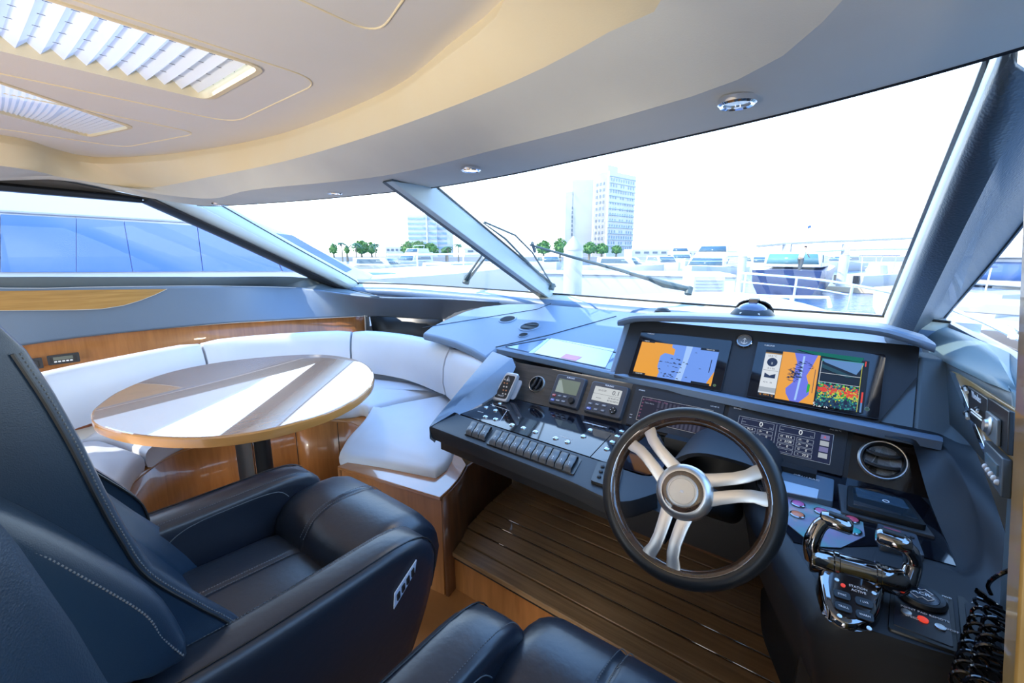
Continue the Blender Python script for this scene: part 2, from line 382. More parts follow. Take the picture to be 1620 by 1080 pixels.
struct(grid('trim_2', [S1, inter(S1, S2, .5, -.004), S2, [p+V((0, -.01, -.05)) for p in S2]], m_dash, solid=.01))
blk = MB().tube([p+V((0, -.004, .003)) for p in G], .006, 6).build('glazing_gasket', m_plastic, trim1)
blk2 = MB().tube([p+V((0, -.004, -.002)) for p in T], .006, 6).build('glazing_gasket', m_plastic, trim1)
# ---- centre mullion: a deep fin
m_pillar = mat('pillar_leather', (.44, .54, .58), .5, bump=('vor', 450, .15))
mo = [(1.686, 1.894), (2.898, 1.297)]; mi = [(1.4, 1.886), (2.846, 1.199)]
mull = thing('trim_3', (0, 2.5, 1.25), None, None); struct(mull)
def fin(x0, x1, pts): return [V((x0, y, z)) for y, z in pts], [V((x1, y, z)) for y, z in pts]
MB().prism([V((-0.182, *mo[0])), V((-0.182, *mo[1])), V((-0.182, *mi[1])), V((-0.182, *mi[0]))], (-.05, 0, 0)).build('pillar', m_pillar, mull, bev=.004)
MB().prism([V((-0.186, *mi[0])), V((-0.186, *mi[1])), V((-0.274, mi[1][0]-.03, mi[1][1]+.012)), V((-0.274, mi[0][0]+.012, mi[0][1]+.002))], (0, .012, .02)).build('pillar_edge', m_dash2, mull, bev=.003)
MB().tube([V((-0.18, *mo[0]))+V((0, 0, .0)), V((-0.18, *mo[1]))], .007, 6).build('gasket', m_plastic, mull)
# ---- port A pillar
lo = [atX(225, 317, -2.54), atX(360, 377, -2.54), atX(500, 442, -2.54), atX(545, 462, -2.528)]
ck = [atX(240, 312, -2.459), atX(400, 386, -2.459), atX(520, 443, -2.459), atX(553, 461, -2.482)]
mid = [atX(300, 318, -2.402), atX(430, 385, -2.402), atX(550, 449, -2.402), atX(562, 459, -2.448)]
ou = [atX(350, 325, -2.425), atX(455, 385, -2.425), atX(560, 443, -2.425), atX(569, 452, -2.459)]
pp = thing('trim_4', (-1.95, 1.6, 1.3), None, None); struct(pp)
grid('pillar', [cr(c, 16) for c in (ck, [a.lerp(b, .4)+V((.012, 0, 0)) for a, b in zip(ck, mid)], mid, [a.lerp(b, .6)+V((.006, 0, 0)) for a, b in zip(mid, ou)], ou, [p+V((-.05, .03, .03)) for p in ou])], m_pillar, pp, solid=.01)
grid('pillar_edge', [cr(c, 16) for c in ([p+V((-.06, 0, 0)) for p in lo], lo, [a.lerp(b, .6)+V((.01, 0, 0)) for a, b in zip(lo, ck)], ck)], m_satin, pp, solid=.008)
MB().tube(cr([p+V((0, 0, .002)) for p in ou], 16), .006, 6).build('gasket', m_plastic, pp)
# ---- port side window, header, sill, lower leather panel
struct(MB().prism([atX(-150, 295, -2.563), atX(225, 318, -2.563), atX(500, 440, -2.563), atX(-200, 438, -2.563)], (-.006, 0, 0)).build('window_3', m_glass))
hd = thing('trim_5', (-1.97, .4, 1.86), None, None); struct(hd)
grid('header', [[atX(x, y, -2.506) for x, y in ((-300, 225), (0, 265), (225, 311), (352, 326))], [atX(x, y, -2.54) for x, y in ((-300, 262), (0, 291), (225, 314), (352, 328))]], mat('header_brown', (.10, .095, .085), .8), hd, solid=.01)
grid('window_rail', [[atX(x, y, X_) for x, y in ((-300, a), (0, b), (225, c))] for X_, a, b, c in ((-2.528, 262, 290, 312), (-2.494, 266, 294, 314), (-2.494, 272, 300, 319), (-2.586, 273, 301, 320))], m_satin, hd, solid=.006)
wp = thing('wall_port', (-2.05, 1.0, 1.03), None, None); struct(wp)
W = [V((-2.563, -1.725, 0.918)), V((-2.574, -0.46, 0.929)), atX(25, 547, -2.643), atZ(150, 530, 0.952), atZ(330, 513, 0.952), atZ(450, 506, 0.952), atZ(590, 499, 0.952), atZ(690, 503, 0.952)]
W[3] = atX(150, 530, -2.689); W[4] = atX(330, 513, -2.609)
U = [V((-2.563, -1.725, 1.4)), V((-2.574, -0.46, 1.4)), atX(25, 456, -2.586), atX(150, 454, -2.586), atX(330, 452, -2.586), atX(470, 455, -2.574), V((-2.425, 2.53, 1.188)), V((-1.424, 2.76, 1.188))]
U[6] = atZ(585, 468, 1.184); U[7] = atZ(700, 471, 1.184)
U.append(onpl(790, 476.5, (0, 1.955, .996), (0, -.275, 1))); W.append(atZ(800, 497, .93))
Wr, Ur = cr(W, 40), cr(U, 40)
grid('side_leather_panel', [Ur, inter(Ur, Wr, .06, 0), inter(Ur, Wr, .5, .0), inter(Ur, Wr, .95, 0), Wr], m_dash, wp, solid=.012)
U0 = [V((-2.597, -1.725, 1.423)), V((-2.597, -0.46, 1.423)), atX(25, 438, -2.597), atX(150, 438, -2.597), atX(330, 438, -2.597), atX(485, 439, -2.597), atX(545, 456, -2.54), atZ(590, 466, 1.189)]
U1 = [p.copy() for p in U[:8]]; U1[7] = atZ(600, 469, 1.184)
grid('window_sill', [cr([p+V((-.05, 0, 0)) for p in U0], 30), cr(U0, 30), cr(U1, 30)], m_dash2, wp, solid=.01)
MB().tube(cr([p+V((.006, 0, .001)) for p in U[:6]], 24), .0025, 6).build('sill_piping', m_alu, wp)
MB().tube(cr([p+V((.003, 0, -.001)) for p in W[1:7]], 30), .004, 6).build('steel_trim', m_alu, wp)
ins = [atX(x, y, -2.57) for x, y in ((-200, 462), (0, 460), (130, 458.5), (264, 457), (245, 466), (222, 475), (195, 483), (160, 488.5), (120, 490), (0, 491), (-200, 492))]
MB().prism(ins, (.005, 0, 0)).build('veneer_inlay', m_burl, wp, bev=.001)
MB().tube([p+V((.004, 0, 0)) for p in ins[3:]], .002, 6).build('inlay_trim', m_alu, wp)
wall_w = Wr[:]
wi = near(Wr, atZ(590, 499, 0.952).x)
wi = max(i for i, p in enumerate(Wr) if p.x <= atZ(590, 499, 0.952).x+.01)
grid('cherry_wall_panel', [[p+V((-.004, .004, -.002)) for p in Wr[:wi+1]], [V((p.x-.01, p.y, .3)) for p in Wr[:wi+1]]], m_cherry, wp, solid=.01, soff=1)
b_ = Wr[wi]
grid('locker_recess', [[p+V((0, .03, 0)) for p in Wr[wi:]]+[V((0.105, 2.783, 0.952))], [V((p.x, p.y+.10, .45)) for p in Wr[wi:]]+[V((0.105, 2.875, 0.285))]], m_plastic, wp, solid=.01, soff=1)
MB().box(b_.x-.012, b_.y-.03, .4, b_.x+.008, b_.y+.02, 1.03).build('panel_end', m_alu, wp, bev=.002)
# small switch plates on the cherry wall
for k, (x, y, w_, h_, lab) in enumerate(((45, 576, .13, .07, 'dark blank switch plate on the cherry wall behind the navy chair'), (101, 567, .155, .065, 'dark switch plate with a row of white buttons on the cherry wall'))):
    fr = Fr(atX(x, y, -2.597), (0.12, 1, 0), (0, 0, 1))
    t = thing('switch_plate', fr.o, lab, 'switch plate', 'switch plates on the cherry wall')
    b = MB(); fr.ring(b, (-w_/2, -h_/2, w_/2, h_/2), .014, 0, .014, .006); b.build('bezel', m_satin, t)
    b = MB(); fr.plate(b, (-w_/2+.012, -h_/2+.012, w_/2-.012, h_/2-.012), 0, .008, .004); b.build('face', m_plastic, t)
    if k:
        b = MB(); fr.plate(b, (-.05, -.005, .045, .018), .008, .0095, .002); b.build('display', mat('lcd_olive', (.10, .12, .10), .3), t)
        for j in range(5):
            b = MB(); fr.plate(b, (-.048+j*.019, -.019, -.034+j*.019, -.010), .008, .011, .003); b.build('button', m_paint, t)
    else:
        b = MB(); fr.plate(b, (-.02, -.018, .045, .018), .008, .014, .004); b.build('rocker', m_satin, t)
# ---- starboard A pillar
L0 = [atX(1577, 62, 1.772), atX(1565, 95, 1.772), atX(1480, 300, 1.772), atX(1397, 503, 1.772), atX(1388, 525, 1.772)]
L1 = [atX(1612, 62, 1.784), atX(1596, 95, 1.784), atX(1499, 318, 1.784), atX(1418, 510, 1.784), atX(1404, 540, 1.784)]
L15 = [atX(1640, 120, 1.83), atX(1620, 160, 1.83), atX(1525, 350, 1.83), atX(1447, 512, 1.83), atX(1430, 545, 1.83)]
L2 = [atX(1700, 228, 2.002), atX(1660, 285, 2.002), atX(1570, 403, 2.002), atX(1489, 501, 2.002), atX(1470, 530, 2.002)]
sp_ = thing('trim_6', (1.9, 2.2, 1.25), None, None); struct(sp_)
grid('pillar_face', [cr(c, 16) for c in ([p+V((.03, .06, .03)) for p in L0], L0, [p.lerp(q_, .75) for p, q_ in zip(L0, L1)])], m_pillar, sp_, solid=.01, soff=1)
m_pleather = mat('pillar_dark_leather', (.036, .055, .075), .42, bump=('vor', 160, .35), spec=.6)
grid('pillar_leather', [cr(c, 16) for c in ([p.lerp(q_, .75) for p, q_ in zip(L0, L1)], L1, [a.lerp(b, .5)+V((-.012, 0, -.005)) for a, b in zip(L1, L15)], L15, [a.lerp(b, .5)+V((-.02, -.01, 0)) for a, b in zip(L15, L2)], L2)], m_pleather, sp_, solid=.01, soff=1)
MB().tube(cr([p+V((0, .01, 0)) for p in L0], 16), .009, 6).build('gasket', m_plastic, sp_)
MB().tube(cr([p+V((.012, 0, 0)) for p in L2], 16), .008, 6).build('gasket', m_plastic, sp_)
struct(MB().prism([atX(1487, 501, 2.06), atX(1680, 215, 2.06), V((2.06, 0.575, 1.884)), V((2.06, 0.575, 1.263)), atX(1640, 568, 2.06)], (.006, 0, 0)).build('window_4', m_glass))
# ---- starboard wall under the side window
ws_ = thing('wall_starboard', (1.95, 1.8, .9), None, None); struct(ws_)
w0 = [atX(1489, 500, 2.026), atX(1540, 524, 2.026), atX(1625, 563, 2.026), V((2.026, 1.38, 1.297)), V((2.026, 0, 1.308))]
w0b = [atX(1484, 502, 1.997), atX(1540, 532, 1.997), atX(1622, 574, 1.997), V((1.997, 1.38, 1.274)), V((1.997, 0, 1.286))]
w1 = [atX(1460, 504, 1.991), atX(1540, 538, 1.991), atX(1622, 578, 1.991), V((1.991, 1.38, 1.268)), V((1.991, 0, 1.28))]
w2 = [atX(1474, 562, 1.899), atX(1505, 578, 1.899), atX(1563, 607, 1.899), atX(1610, 634, 1.899), V((1.899, 1.15, 1.159)), V((1.899, 0, 1.171))]
w3 = [atX(1485, 655, 1.916), atX(1523, 690, 1.916), atX(1552, 725, 1.916), atX(1600, 790, 1.916), V((1.916, 1.035, 0.78)), V((1.916, 0, 0.757))]
w0r, w0br, w1r, w2r, w3r = [cr(c, 30) for c in (w0, w0b, w1, w2, w3)]
grid('window_sill', [w0r, w0br, w1r], mat('lavender_sill', (.20, .23, .36), .35), ws_, solid=.01, soff=1)
MB().tube(w1r, .003, 6).build('piping', m_plastic, ws_)
m_teal = mat('teal_leather', (.16, .24, .27), .5, bump=('vor', 400, .15))
grid('upper_leather', [w1r, inter(w1r, w2r, .5, .012), inter(w1r, w2r, .9, .006), w2r], m_teal, ws_, solid=.01, soff=1)
grid('lower_leather', [w2r, inter(w2r, w3r, .08, -.002), inter(w2r, w3r, .5, 0), w3r], m_dash2, ws_, solid=.01, soff=1)
# wooden frame at the right edge of the picture
dr = thing('door_1', (1.8, .62, 0), None, None); struct(dr)
a0, a1, a2 = atY(1616, 400, .62), atY(1603, 700, .62), atY(1585, 1080, .62)
topx = V((a0.x-.03, .62, 1.78)); botx = V((a2.x+.12, .62, .0))
pol = [topx, a0, a1, a2, botx, V((2.25, .62, 0)), V((2.25, .62, 1.78))]
MB().prism(pol, (0, -.04, 0)).build('door_leaf', m_door, dr, bev=.002)
# ================================================================== helm console
FS = Fr((0, 1.86, 1.0), (1, 0, 0), (0, .14, .19))       # upper screen face
FR = Fr((0, 1.72, .82), (1, 0, 0), (0, .11, .15))       # lower instrument face
FD = Fr((0, 0, .82), (1, 0, 0), (0, 1, 0))              # flat desk
DECK_P, DECK_N = V((0, 1.955, .996)), V((0, -.275, 1))
def dk(x, y, d=0): return onpl(x, y, DECK_P+V((0, 0, d)), DECK_N)
con = thing('helm_console', (1.2, 1.6, 0), 'dark slate helm console with raised screen hood in front of the steering wheel', 'helm console')
# upholstered deck left of the hood
dko = [dk(*p) for p in ((668, 527), (682, 516), (705, 505), (735, 492), (765, 484), (805, 480), (850, 479.5), (930, 486), (1000, 493))]+[V((1.0, 2.68, 1.19)), V((1.9, 2.66, 1.19)), V((1.9, 2.1, 1.036))] + [dk(*p) for p in ((1200, 636), (1000, 594), (975, 589), (790, 549.5))]
lft = [atZ(768, 572, .955), atZ(745, 556, .955), atZ(722, 545, .965), atZ(695, 535, .985)]
top_ = MB().prism(dko+[dk(768, 566), dk(745, 552), dk(720, 541), dk(693, 533)], (0, 0, -.05)); top_.build('deck', m_dash, con, bev=.018, seg=3)
sw = MB(); sw.tube([dk(*p, .001) for p in ((784, 549), (868, 530), (975, 500))], .003, 6); sw.tube([dk(*p, .001) for p in ((668, 518), (850, 489), (872, 480))], .0025, 6)
sw.build('deck_seam', m_plastic, con)
# left wing, lip and pod
WO = [atZ(778, 556, 1.0), atZ(750, 588, .945), atZ(715, 629, .88), atZ(688, 661, .833), atZ(679, 674, .82)]
WI = [atZ(811, 567, .998), atZ(783, 590, .95), atZ(748, 617, .892), atZ(722, 640, .845), atZ(719, 652, .832)]
WB = [atZ(816, 580, .97), atZ(803, 606, .905), atZ(779, 628, .845), atZ(748, 646, .822), atZ(727, 656, .82)]
WOo = [p+V((-.004, .004, -.060)) for p in WO]
rowsW = [cr(c, 18) for c in ([p+V((.03, 0, -.01)) for p in WOo], WOo, [p+V((0, 0, -.004)) for p in WO], [p+V((.008, 0, .001)) for p in WO], [a.lerp(b, .93) for a, b in zip(WO, WI)], WI, [a.lerp(b, .5)+V((-.004, .004, 0)) for a, b in zip(WI, WB)], WB)]
grid('left_wing', rowsW, m_dash, con)
LI = [atZ(*p, .824) for p in ((724, 655), (778, 673), (850, 697), (933, 724), (985, 742), (1022, 753), (1045, 748))]
LO = [atZ(*p, .818) for p in ((680, 674), (745, 699), (813, 726), (900, 760), (952, 784), (990, 793), (1040, 779))]
LB = [p+V((.0, .012, -.062)) for p in LO]; LC = [p+V((.02, .16, -.10)) for p in LO]
rowsL = [cr(c, 40) for c in (LI, [a.lerp(b, .9)+V((0, 0, .002)) for a, b in zip(LI, LO)], LO, [a.lerp(b, .15)+V((0, -.004, 0)) for a, b in zip(LO, LB)], [a.lerp(b, .85) for a, b in zip(LO, LB)], LB, [a.lerp(b, .3) for a, b in zip(LB, LC)], LC)]
grid('front_lip', rowsL, m_satin, con)
MB().prism([V((.2, 1.3, .66)), V((1.25, 1.25, .66)), V((1.3, 1.95, .66)), V((.1, 1.95, .66))], (0, 0, .1)).build('under_tray', m_plastic, con)
# padded bar under the big screens
bu = [atZ(*p, 1.0) for p in ((790, 549), (880, 567.5), (975, 588), (1100, 613), (1200, 633.5), (1350, 663.5), (1490, 691))]
bl = [p+V((0, -.026, -.034)) for p in bu]
bm_ = [p+V((0, -.028, -.006)) for p in bu]
grid('padded_bar', [cr(c, 30) for c in ([p+V((0, .05, -.012)) for p in bu], bu, [p+V((0, -.016, .003)) for p in bu], bm_, bl, [p+V((0, .03, -.012)) for p in bl])], m_dash, con)
# instrument faces
def plate(name, fr, r, d0, d1, m, par, rad=.004, taper=0, bev=0):
    b = MB(); fr.plate(b, r, d0, d1, rad, 4, taper); return b.build(name, m, par, bev=bev)
aL = FR.px(806, 600)[0]; aM = FR.px(995, 640)[0]; aV = FR.px(1345, 720)[0]; aR = FR.px(1447, 720)[0]
plate('veneer_face', FR, (aL, -.006, aM-.01, .19), -.02, 0, m_oak, con)
plate('lower_face', FR, (aM-.01, -.006, aV, .19), -.02, -.001, m_plastic, con)
plate('vent_face', FR, (aV, -.006, aR+.05, .19), -.02, 0, m_glossb, con)
sL, sR = FS.px(982, 560)[0], FS.px(1447, 640)[0]
plate('screen_face', FS, (sL, -.02, sR, .29), -.03, 0, m_satin, con)
MB().prism([FS.pt(sR-.001, -.01, .001), FS.pt(sR-.001, .17, .001), FS.pt(sR-.085, -.01, .001)], FS.n*.002).build('side_reflection', m_gloss, con)  # triangle shaped after the reflection on the panel beside the screen
def brow(cols):
    return [cr(c, 36) for c in cols]
bt = [atY(*p, 1.95) for p in ((977, 507), (990, 502.5), (1012, 499.5), (1100, 500), (1190, 503.5), (1290, 510), (1388, 518.5), (1440, 532), (1481, 546))]
bt[-1].y = 1.90; bt[-1] = atY(1481, 546, 1.9); bt[-2] = atY(1440, 532, 1.93)
bb = [p+V((0, .006, -.026)) for p in bt]
bk = [V((p.x, 2.20, p.z-.01)) for p in bt]
grid('hood_brow', brow([bk, [p+V((0, .03, .003)) for p in bt], bt, [p+V((0, -.004, -.010)) for p in bt], [p+V((0, -.001, -.022)) for p in bb][:0] or bb, [V((p.x, 2.06, p.z-.015)) for p in bb], [V((p.x, 2.2, p.z-.03)) for p in bb]]), m_dash, con)
MB().prism([V((sL, 1.85, .985)), V((sL, 1.865, 1.0)), V((sL, 2.02, 1.225)), V((sL, 2.24, 1.21)), V((sL, 2.24, 1.0))], (-.03, 0, 0)).build('hood_side', m_dash, con, bev=.008)
MB().prism([V((sR, 1.82, .97)), V((sR, 1.855, 1.0)), V((sR, 2.0, 1.20)), V((sR, 2.3, 1.17)), V((sR, 2.3, .9))], (.16, 0, 0)).build('hood_side', m_dash2, con, bev=.012)
# starboard wing with a curved pocket rim
RM = [atZ(*p) for p in ((1400, 680, .992), (1447, 690, .992), (1478, 696, .985), (1503, 722, .962), (1528, 768, .93), (1545, 815, .895), (1553, 860, .865), (1548, 893, .845), (1522, 905, .832), (1480, 896, .826), (1430, 880, .824), (1390, 866, .822))]
RI = [atZ(*p) for p in ((1400, 690, .975), (1440, 700, .975), (1448, 715, .95), (1458, 750, .90), (1470, 790, .86), (1488, 835, .83), (1503, 868, .82), (1512, 893, .82), (1506, 897, .82), (1478, 890, .82), (1430, 877, .82), (1392, 864, .82))]
RO = [atZ(1470, 655, 1.0), V((1.88, 2.0, .99)), V((1.89, 1.9, .98)), V((1.895, 1.75, .965)), V((1.9, 1.6, .94)), V((1.905, 1.45, .91)), V((1.91, 1.25, .87)), V((1.93, 1.0, .83)), atZ(1560, 1050, .822), atZ(1500, 1035, .822), atZ(1400, 1004, .822), atZ(1322, 978, .822)]
RO[0] = V((1.95, 2.15, .99))
for k_ in range(1, 8): RO[k_].x = 1.97
N_ = 60
r_o, r_m, r_i = cr(RO, N_), cr(RM, N_), cr(RI, N_)
grid('starboard_wing', [r_o, inter(r_o, r_m, .92, .002), r_m, inter(r_m, r_i, .1, -.004), inter(r_m, r_i, .5, -.006), r_i], m_satin, con)
# pod that carries the throttle
pt_ = [atZ(*p, .82) for p in ((1200, 738), (1196, 768), (1218, 808), (1255, 862), (1300, 930), (1322, 978), (1400, 1004), (1500, 1035), (1570, 1052))]
MB().prism(pt_+[V((1.98, .9, .82)), V((1.98, 1.75, .82)), V((1.45, 1.75, .82))], (0, 0, -.03)).build('pod_top', m_satin, con)
sh0 = pt_; sh1 = [atZ(*p, .77) for p in ((1178, 752), (1176, 800), (1198, 850), (1228, 905), (1262, 962), (1285, 1000), (1370, 1030), (1480, 1062), (1560, 1085))]
sh2 = [p+V((.03, .03, -.16)) for p in sh1]; sh3 = [p+V((.12, .16, -.45)) for p in sh1]; sh4 = [V((p.x+.08, p.y+.2, .2)) for p in sh1]
grid('pod_side', [cr(c, 40) for c in (sh0, [a.lerp(b, .5)+V((-.004, -.004, .01)) for a, b in zip(sh0, sh1)], sh1, [a.lerp(b, .1) for a, b in zip(sh1, sh2)], sh2, sh3, sh4)], m_satin, con)
# glossy black switch desks
gl = [FD.px(*p) for p in ((728, 655), (806, 628), (828, 636), (988, 672), (1040, 684), (1060, 720), (1045, 748), (1022, 752), (985, 741), (933, 723), (778, 672))]
spn = thing('switch_console', FD.pt(*FD.px(880, 690), 0), 'glossy black switch panel with round steel push buttons left of the steering wheel', 'switch panel')
b = MB(); FD.poly(b, gl, -.008, .002); b.build('face', m_gloss, spn)
gp = [FD.px(*p) for p in ((1200, 742), (1250, 735), (1440, 770), (1470, 800), (1512, 896), (1392, 864), (1290, 866), (1255, 858), (1218, 806), (1198, 768))]
b = MB(); FD.poly(b, gp, -.01, .0025); b.build('pod_glass', m_gloss, con)
MB().tube([FD.pt(*FD.px(966, 689), .003), FD.pt(*FD.px(934, 723), .003)], .0015, 4).build('desk_joint', m_plastic, spn)
# cowl above the steering column
ca = [atY(*p, 1.42) for p in ((1032, 805), (1045, 770), (1058, 738), (1076, 722), (1105, 716), (1150, 724), (1200, 742), (1222, 775), (1235, 820))]
cb = [V((p.x, 1.66, p.z+.01)) for p in ca]
ci = [p+V((.0, .004, -.014)) for p in ca]
ci = [V((1.33+(p.x-1.33)*.9, p.y+.003, p.z-.012)) for p in ca]
grid('column_cowl', [cr(c, 30) for c in ([V((1.33+(p.x-1.33)*.86, 1.6, p.z-.015)) for p in ca], ci, ca, [a+V((0, .02, .004)) for a in ca], cb)], m_satin, con)
MB().box(1.12, 1.60, .45, 1.60, 1.64, .86).build('column_bulkhead', m_plastic, con)
MB().box(1.62, 1.1, .0, 1.95, 1.9, .74).build('pod_pedestal', m_plastic, con)
# ---------------------------------------------------------------- steering wheel
Wc = V((1.366, .971, 1.009)); wa = math.radians(30); Wn = V((0, -math.cos(wa), math.sin(wa))); Wu = V((1, 0, 0)); Wv = Wn.cross(Wu)
FWh = Fr(Wc, Wu, Wv)
sw_ = thing('steering_wheel', Wc+V((0, .35, -.25)), 'round steering wheel with wood and black rim and brushed metal double spokes', 'steering wheel')
rim_pts = arc(Wc, .1795, 0, 360, 65, Wu, Wv)[:-1]
MB().tube(rim_pts, .0205, 18, closed=True).build('rim', m_plastic, sw_)
m_rimwood = wood('steering_rim_wood', (.030, .016, .010), (.075, .038, .020), .1, 1.0, (30, 30, 30))
b = MB(); ring = []
for k in range(64):
    t = 2*math.pi*k/64; dr_ = Wu*math.cos(t)+Wv*math.sin(t)
    ring.append([Wc+dr_*r_+Wn*h_ for r_, h_ in [(.1795-.0209*math.sin(math.radians(f_)), .0209*math.cos(math.radians(f_))) for f_ in (22, 40, 58, 76, 94, 112, 130)]])
ring.append(ring[0]); b.loft(ring, False).build('wood_inlay', m_rimwood, sw_)
MB().tube(arc(Wc+Wn*.0197, .1722, 0, 360, 65, Wu, Wv)[:-1], .0011, 6, closed=True).build('inlay_line', m_dchrome, sw_)
def spoke(ang, nm='spoke'):
    # paired bars, angle measured in the wheel plane
    ca_, sa_ = math.cos(math.radians(ang)), math.sin(math.radians(ang)); d = Wu*ca_+Wv*sa_; p = Wu*-sa_+Wv*ca_
    for s in (-1, 1):
        secs = []
        for r_, off, w_, h_ in ((.045, .0205, .0150, .018), (.075, .0185, .0140, .020), (.110, .0180, .0130, .020), (.135, .0205, .0135, .017), (.150, .0260, .0150, .012), (.166, .0300, .0155, .008)):
            c = Wc+d*r_+p*(s*off)+Wn*h_
            secs.append([c+p*w_+Wn*.0025, c+p*w_*.8+Wn*.004, c-p*w_*.8+Wn*.004, c-p*w_+Wn*.0025, c-p*w_-Wn*.002, c+p*w_-Wn*.002])
        MB().loft(secs, True, True).build(nm, m_alu, sw_, smooth=30)
for an in (-97, 23, 143): spoke(an)
b = MB(); b.lathe([(0.0595, -.02), (0.0620, .0), (0.0614, .012), (0.0570, .020), (0.0496, .026), (0.0446, .0275), (0.0422, .0265)], Wc+Wn*.012, Wn, 40); b.build('hub', m_alu, sw_)
b = MB(); b.lathe([(0.0446, .026), (0.0446, .0285), (0.0409, .0295), (0.0335, .0295), (0.0335, .026)], Wc+Wn*.012, Wn, 40); b.build('hub_wood_ring', m_rimwood, sw_)
b = MB(); b.lathe([(0.0341, .02), (0.0341, .031), (0.0329, .032), (0.0279, .032), (0.0275, .0312), (0.0270, .0312), (0.0267, .032), (0.0000, .0328)], Wc+Wn*.012, Wn, 40); b.build('hub_badge', mat('badge_silver', (.52, .52, .50), .35, metal=.7), sw_)
b = MB()
for k in (-1, 0, 1): FWh.poly(b, [(k*.0026-.001, -.0015), (k*.0026+.001, -.0015), (k*.0026+.0006, .0015), (k*.0026, .0028), (k*.0026-.0006, .0015)], .0448, .0455)
b.box; FWh.poly(b, [(-.0045, -.0028), (.0045, -.0028), (.004, -.0019), (-.004, -.0019)], .0448, .0455); b.build('emblem', m_paint, sw_)
MB().tube([Wc+Wn*.01, Wc-Wn*.12, Wc-Wn*.78], [.042, .038, .046], 20).build('column', m_plastic, sw_)
# ---------------------------------------------------------------- big chart screens
def screen_px(fr, q): return fr.rect(q)
class Scr:
    def __init__(s, fr, r, d, par): s.fr, s.r, s.d, s.par, s.k = fr, r, d, par, 0
    def ab(s, u, v): return s.r[0]+(s.r[2]-s.r[0])*u, s.r[3]-(s.r[3]-s.r[1])*v
    def poly(s, name, uv, m):
        s.k += 1; b = MB(); d = s.d+s.k*.00012; s.fr.poly(b, [s.ab(*p) for p in uv], d, d+.0001); return b.build(name, m, s.par, smooth=0)
    def rect(s, name, u0, v0, u1, v1, m): return s.poly(name, [(u0, v0), (u1, v0), (u1, v1), (u0, v1)], m)
    def many(s, name, polys, m):
        s.k += 1; b = MB(); d = s.d+s.k*.00012
        for uv in polys: s.fr.poly(b, [s.ab(*p) for p in uv], d, d+.0001)
        return b.build(name, m, s.par, smooth=0)
    def text(s, name, t, u, v, h, m, align='CENTER'):
        a, b = s.ab(u, v); return text(name, t, s.fr, a, b, s.d+.0025, h, m, s.par, align, thick=.0001)
e_or = emis('chart_land_orange', (.86, .37, .035), .95); e_bl = emis('chart_water_blue', (.16, .32, .85), 1.0); e_lb = emis('chart_channel_blue', (.36, .56, .95), 1.0)
e_pu = emis('chart_water_violet', (.15, .18, .75), 1.0); e_wh = emis('screen_white', (.75, .80, .85), .9); e_gr = emis('screen_grey', (.45, .5, .56), .8); e_bk = emis('screen_black', (.006, .008, .012), 1)
e_ink = mat('screen_ink', (.01, .012, .03), .5); e_gn = emis('chart_green', (.02, .45, .03), .9); e_rd = emis('sonar_red', (.8, .06, .03), .9); e_ye = emis('sonar_yellow', (.7, .7, .06), .8); e_cy = emis('sonar_teal', (.05, .4, .35), .8)
e_nv = emis('display_navy', (.010, .014, .045), 1.0); e_ln = emis('display_lines', (.35, .42, .55), .8); e_tx = emis('display_text', (.8, .85, .9), 1.0); e_skyb = emis('sonar_sky_blue', (.14, .30, .62), .8); e_dg = emis('banner_green', (.0, .16, .10), .8)
def bezel_unit(name, fr, r, label, cat, m=None, rad=.008, d=.010, group=None, rim=.006):
    t = thing(name, fr.pt((r[0]+r[2])/2, r[1], 0), label, cat, group)
    plate('housing', fr, r, 0, d, m or m_gloss, t, rad, .001)
    b = MB(); fr.ring(b, r, rim*.3, d-.003, d+.0008, rad); b.build('bezel_edge', m_satin, t)
    return t
q1 = [(1013.3, 525.5), (1157.8, 538.2), (1143, 621), (995.5, 595.5)]; q2 = [(1196.7, 541.8), (1399.5, 559.6), (1393, 667.8), (1183, 626.7)]
r1, r2 = FS.rect(q1), FS.rect(q2)
def boats(n, f):
    out = []
    for i in range(n):
        u, v = f(); w_ = random.uniform(.012, .028); h_ = random.uniform(.010, .03)
        out.append([(u-w_, v), (u+w_, v), (u+w_*.1, v-h_)])
    return out
t = bezel_unit('chart_plotter', FS, r1, 'left chart plotter screen, orange land beside wide blue water', 'chart plotter', group='chart plotters in the hood')
ia, ib = FS.px(1018, 538, .01), FS.px(1137, 549, .01); ic = FS.px(1006, 593, .01)
S = Scr(FS, (ia[0]-.004, FS.px(1008, 591, .01)[1], FS.px(1132, 580, .01)[0], FS.px(1018, 539, .01)[1]), .0105, t)
S.rect('picture', 0, 0, 1, 1, e_bl)
S.poly('land', [(0, 0), (.42, 0), (.42, .09), (.47, .14), (.47, .31), (.35, .28), (.30, .38), (.30, .7), (.34, .85), (.33, 1), (0, 1)], e_or)
S.poly('land', [(1, .6), (1, 1), (.93, 1), (.955, .85)], e_or)
S.poly('channel', [(.60, 0), (.68, 0), (.66, .5), (.64, 1), (.56, 1), (.60, .5)], e_lb)
S.many('moored_boats_icons', boats(46, lambda: (random.choice((.38, .46, .54))+random.uniform(-.06, .06), random.choice((.44, .55, .66, .78, .88, .95))+random.uniform(-.02, .02)))+boats(6, lambda: (random.uniform(.5, .95), random.uniform(.15, .95))), e_ink)['kind'] = 'stuff'
S.rect('status_bar', 0, -.03, .18, .03, e_bk); S.rect('status_bar', .78, .0, 1, .06, e_bk); S.rect('status_bar', 0, .95, .17, 1.02, e_bk); S.rect('status_bar', .76, .95, .98, 1.02, e_bk)
S.text('status_text', 'MENU', .07, .0, .008, e_tx); S.text('status_text', '18.020 NM', .085, .985, .007, e_tx); S.text('status_text', 'North Up', .9, .03, .008, e_tx)
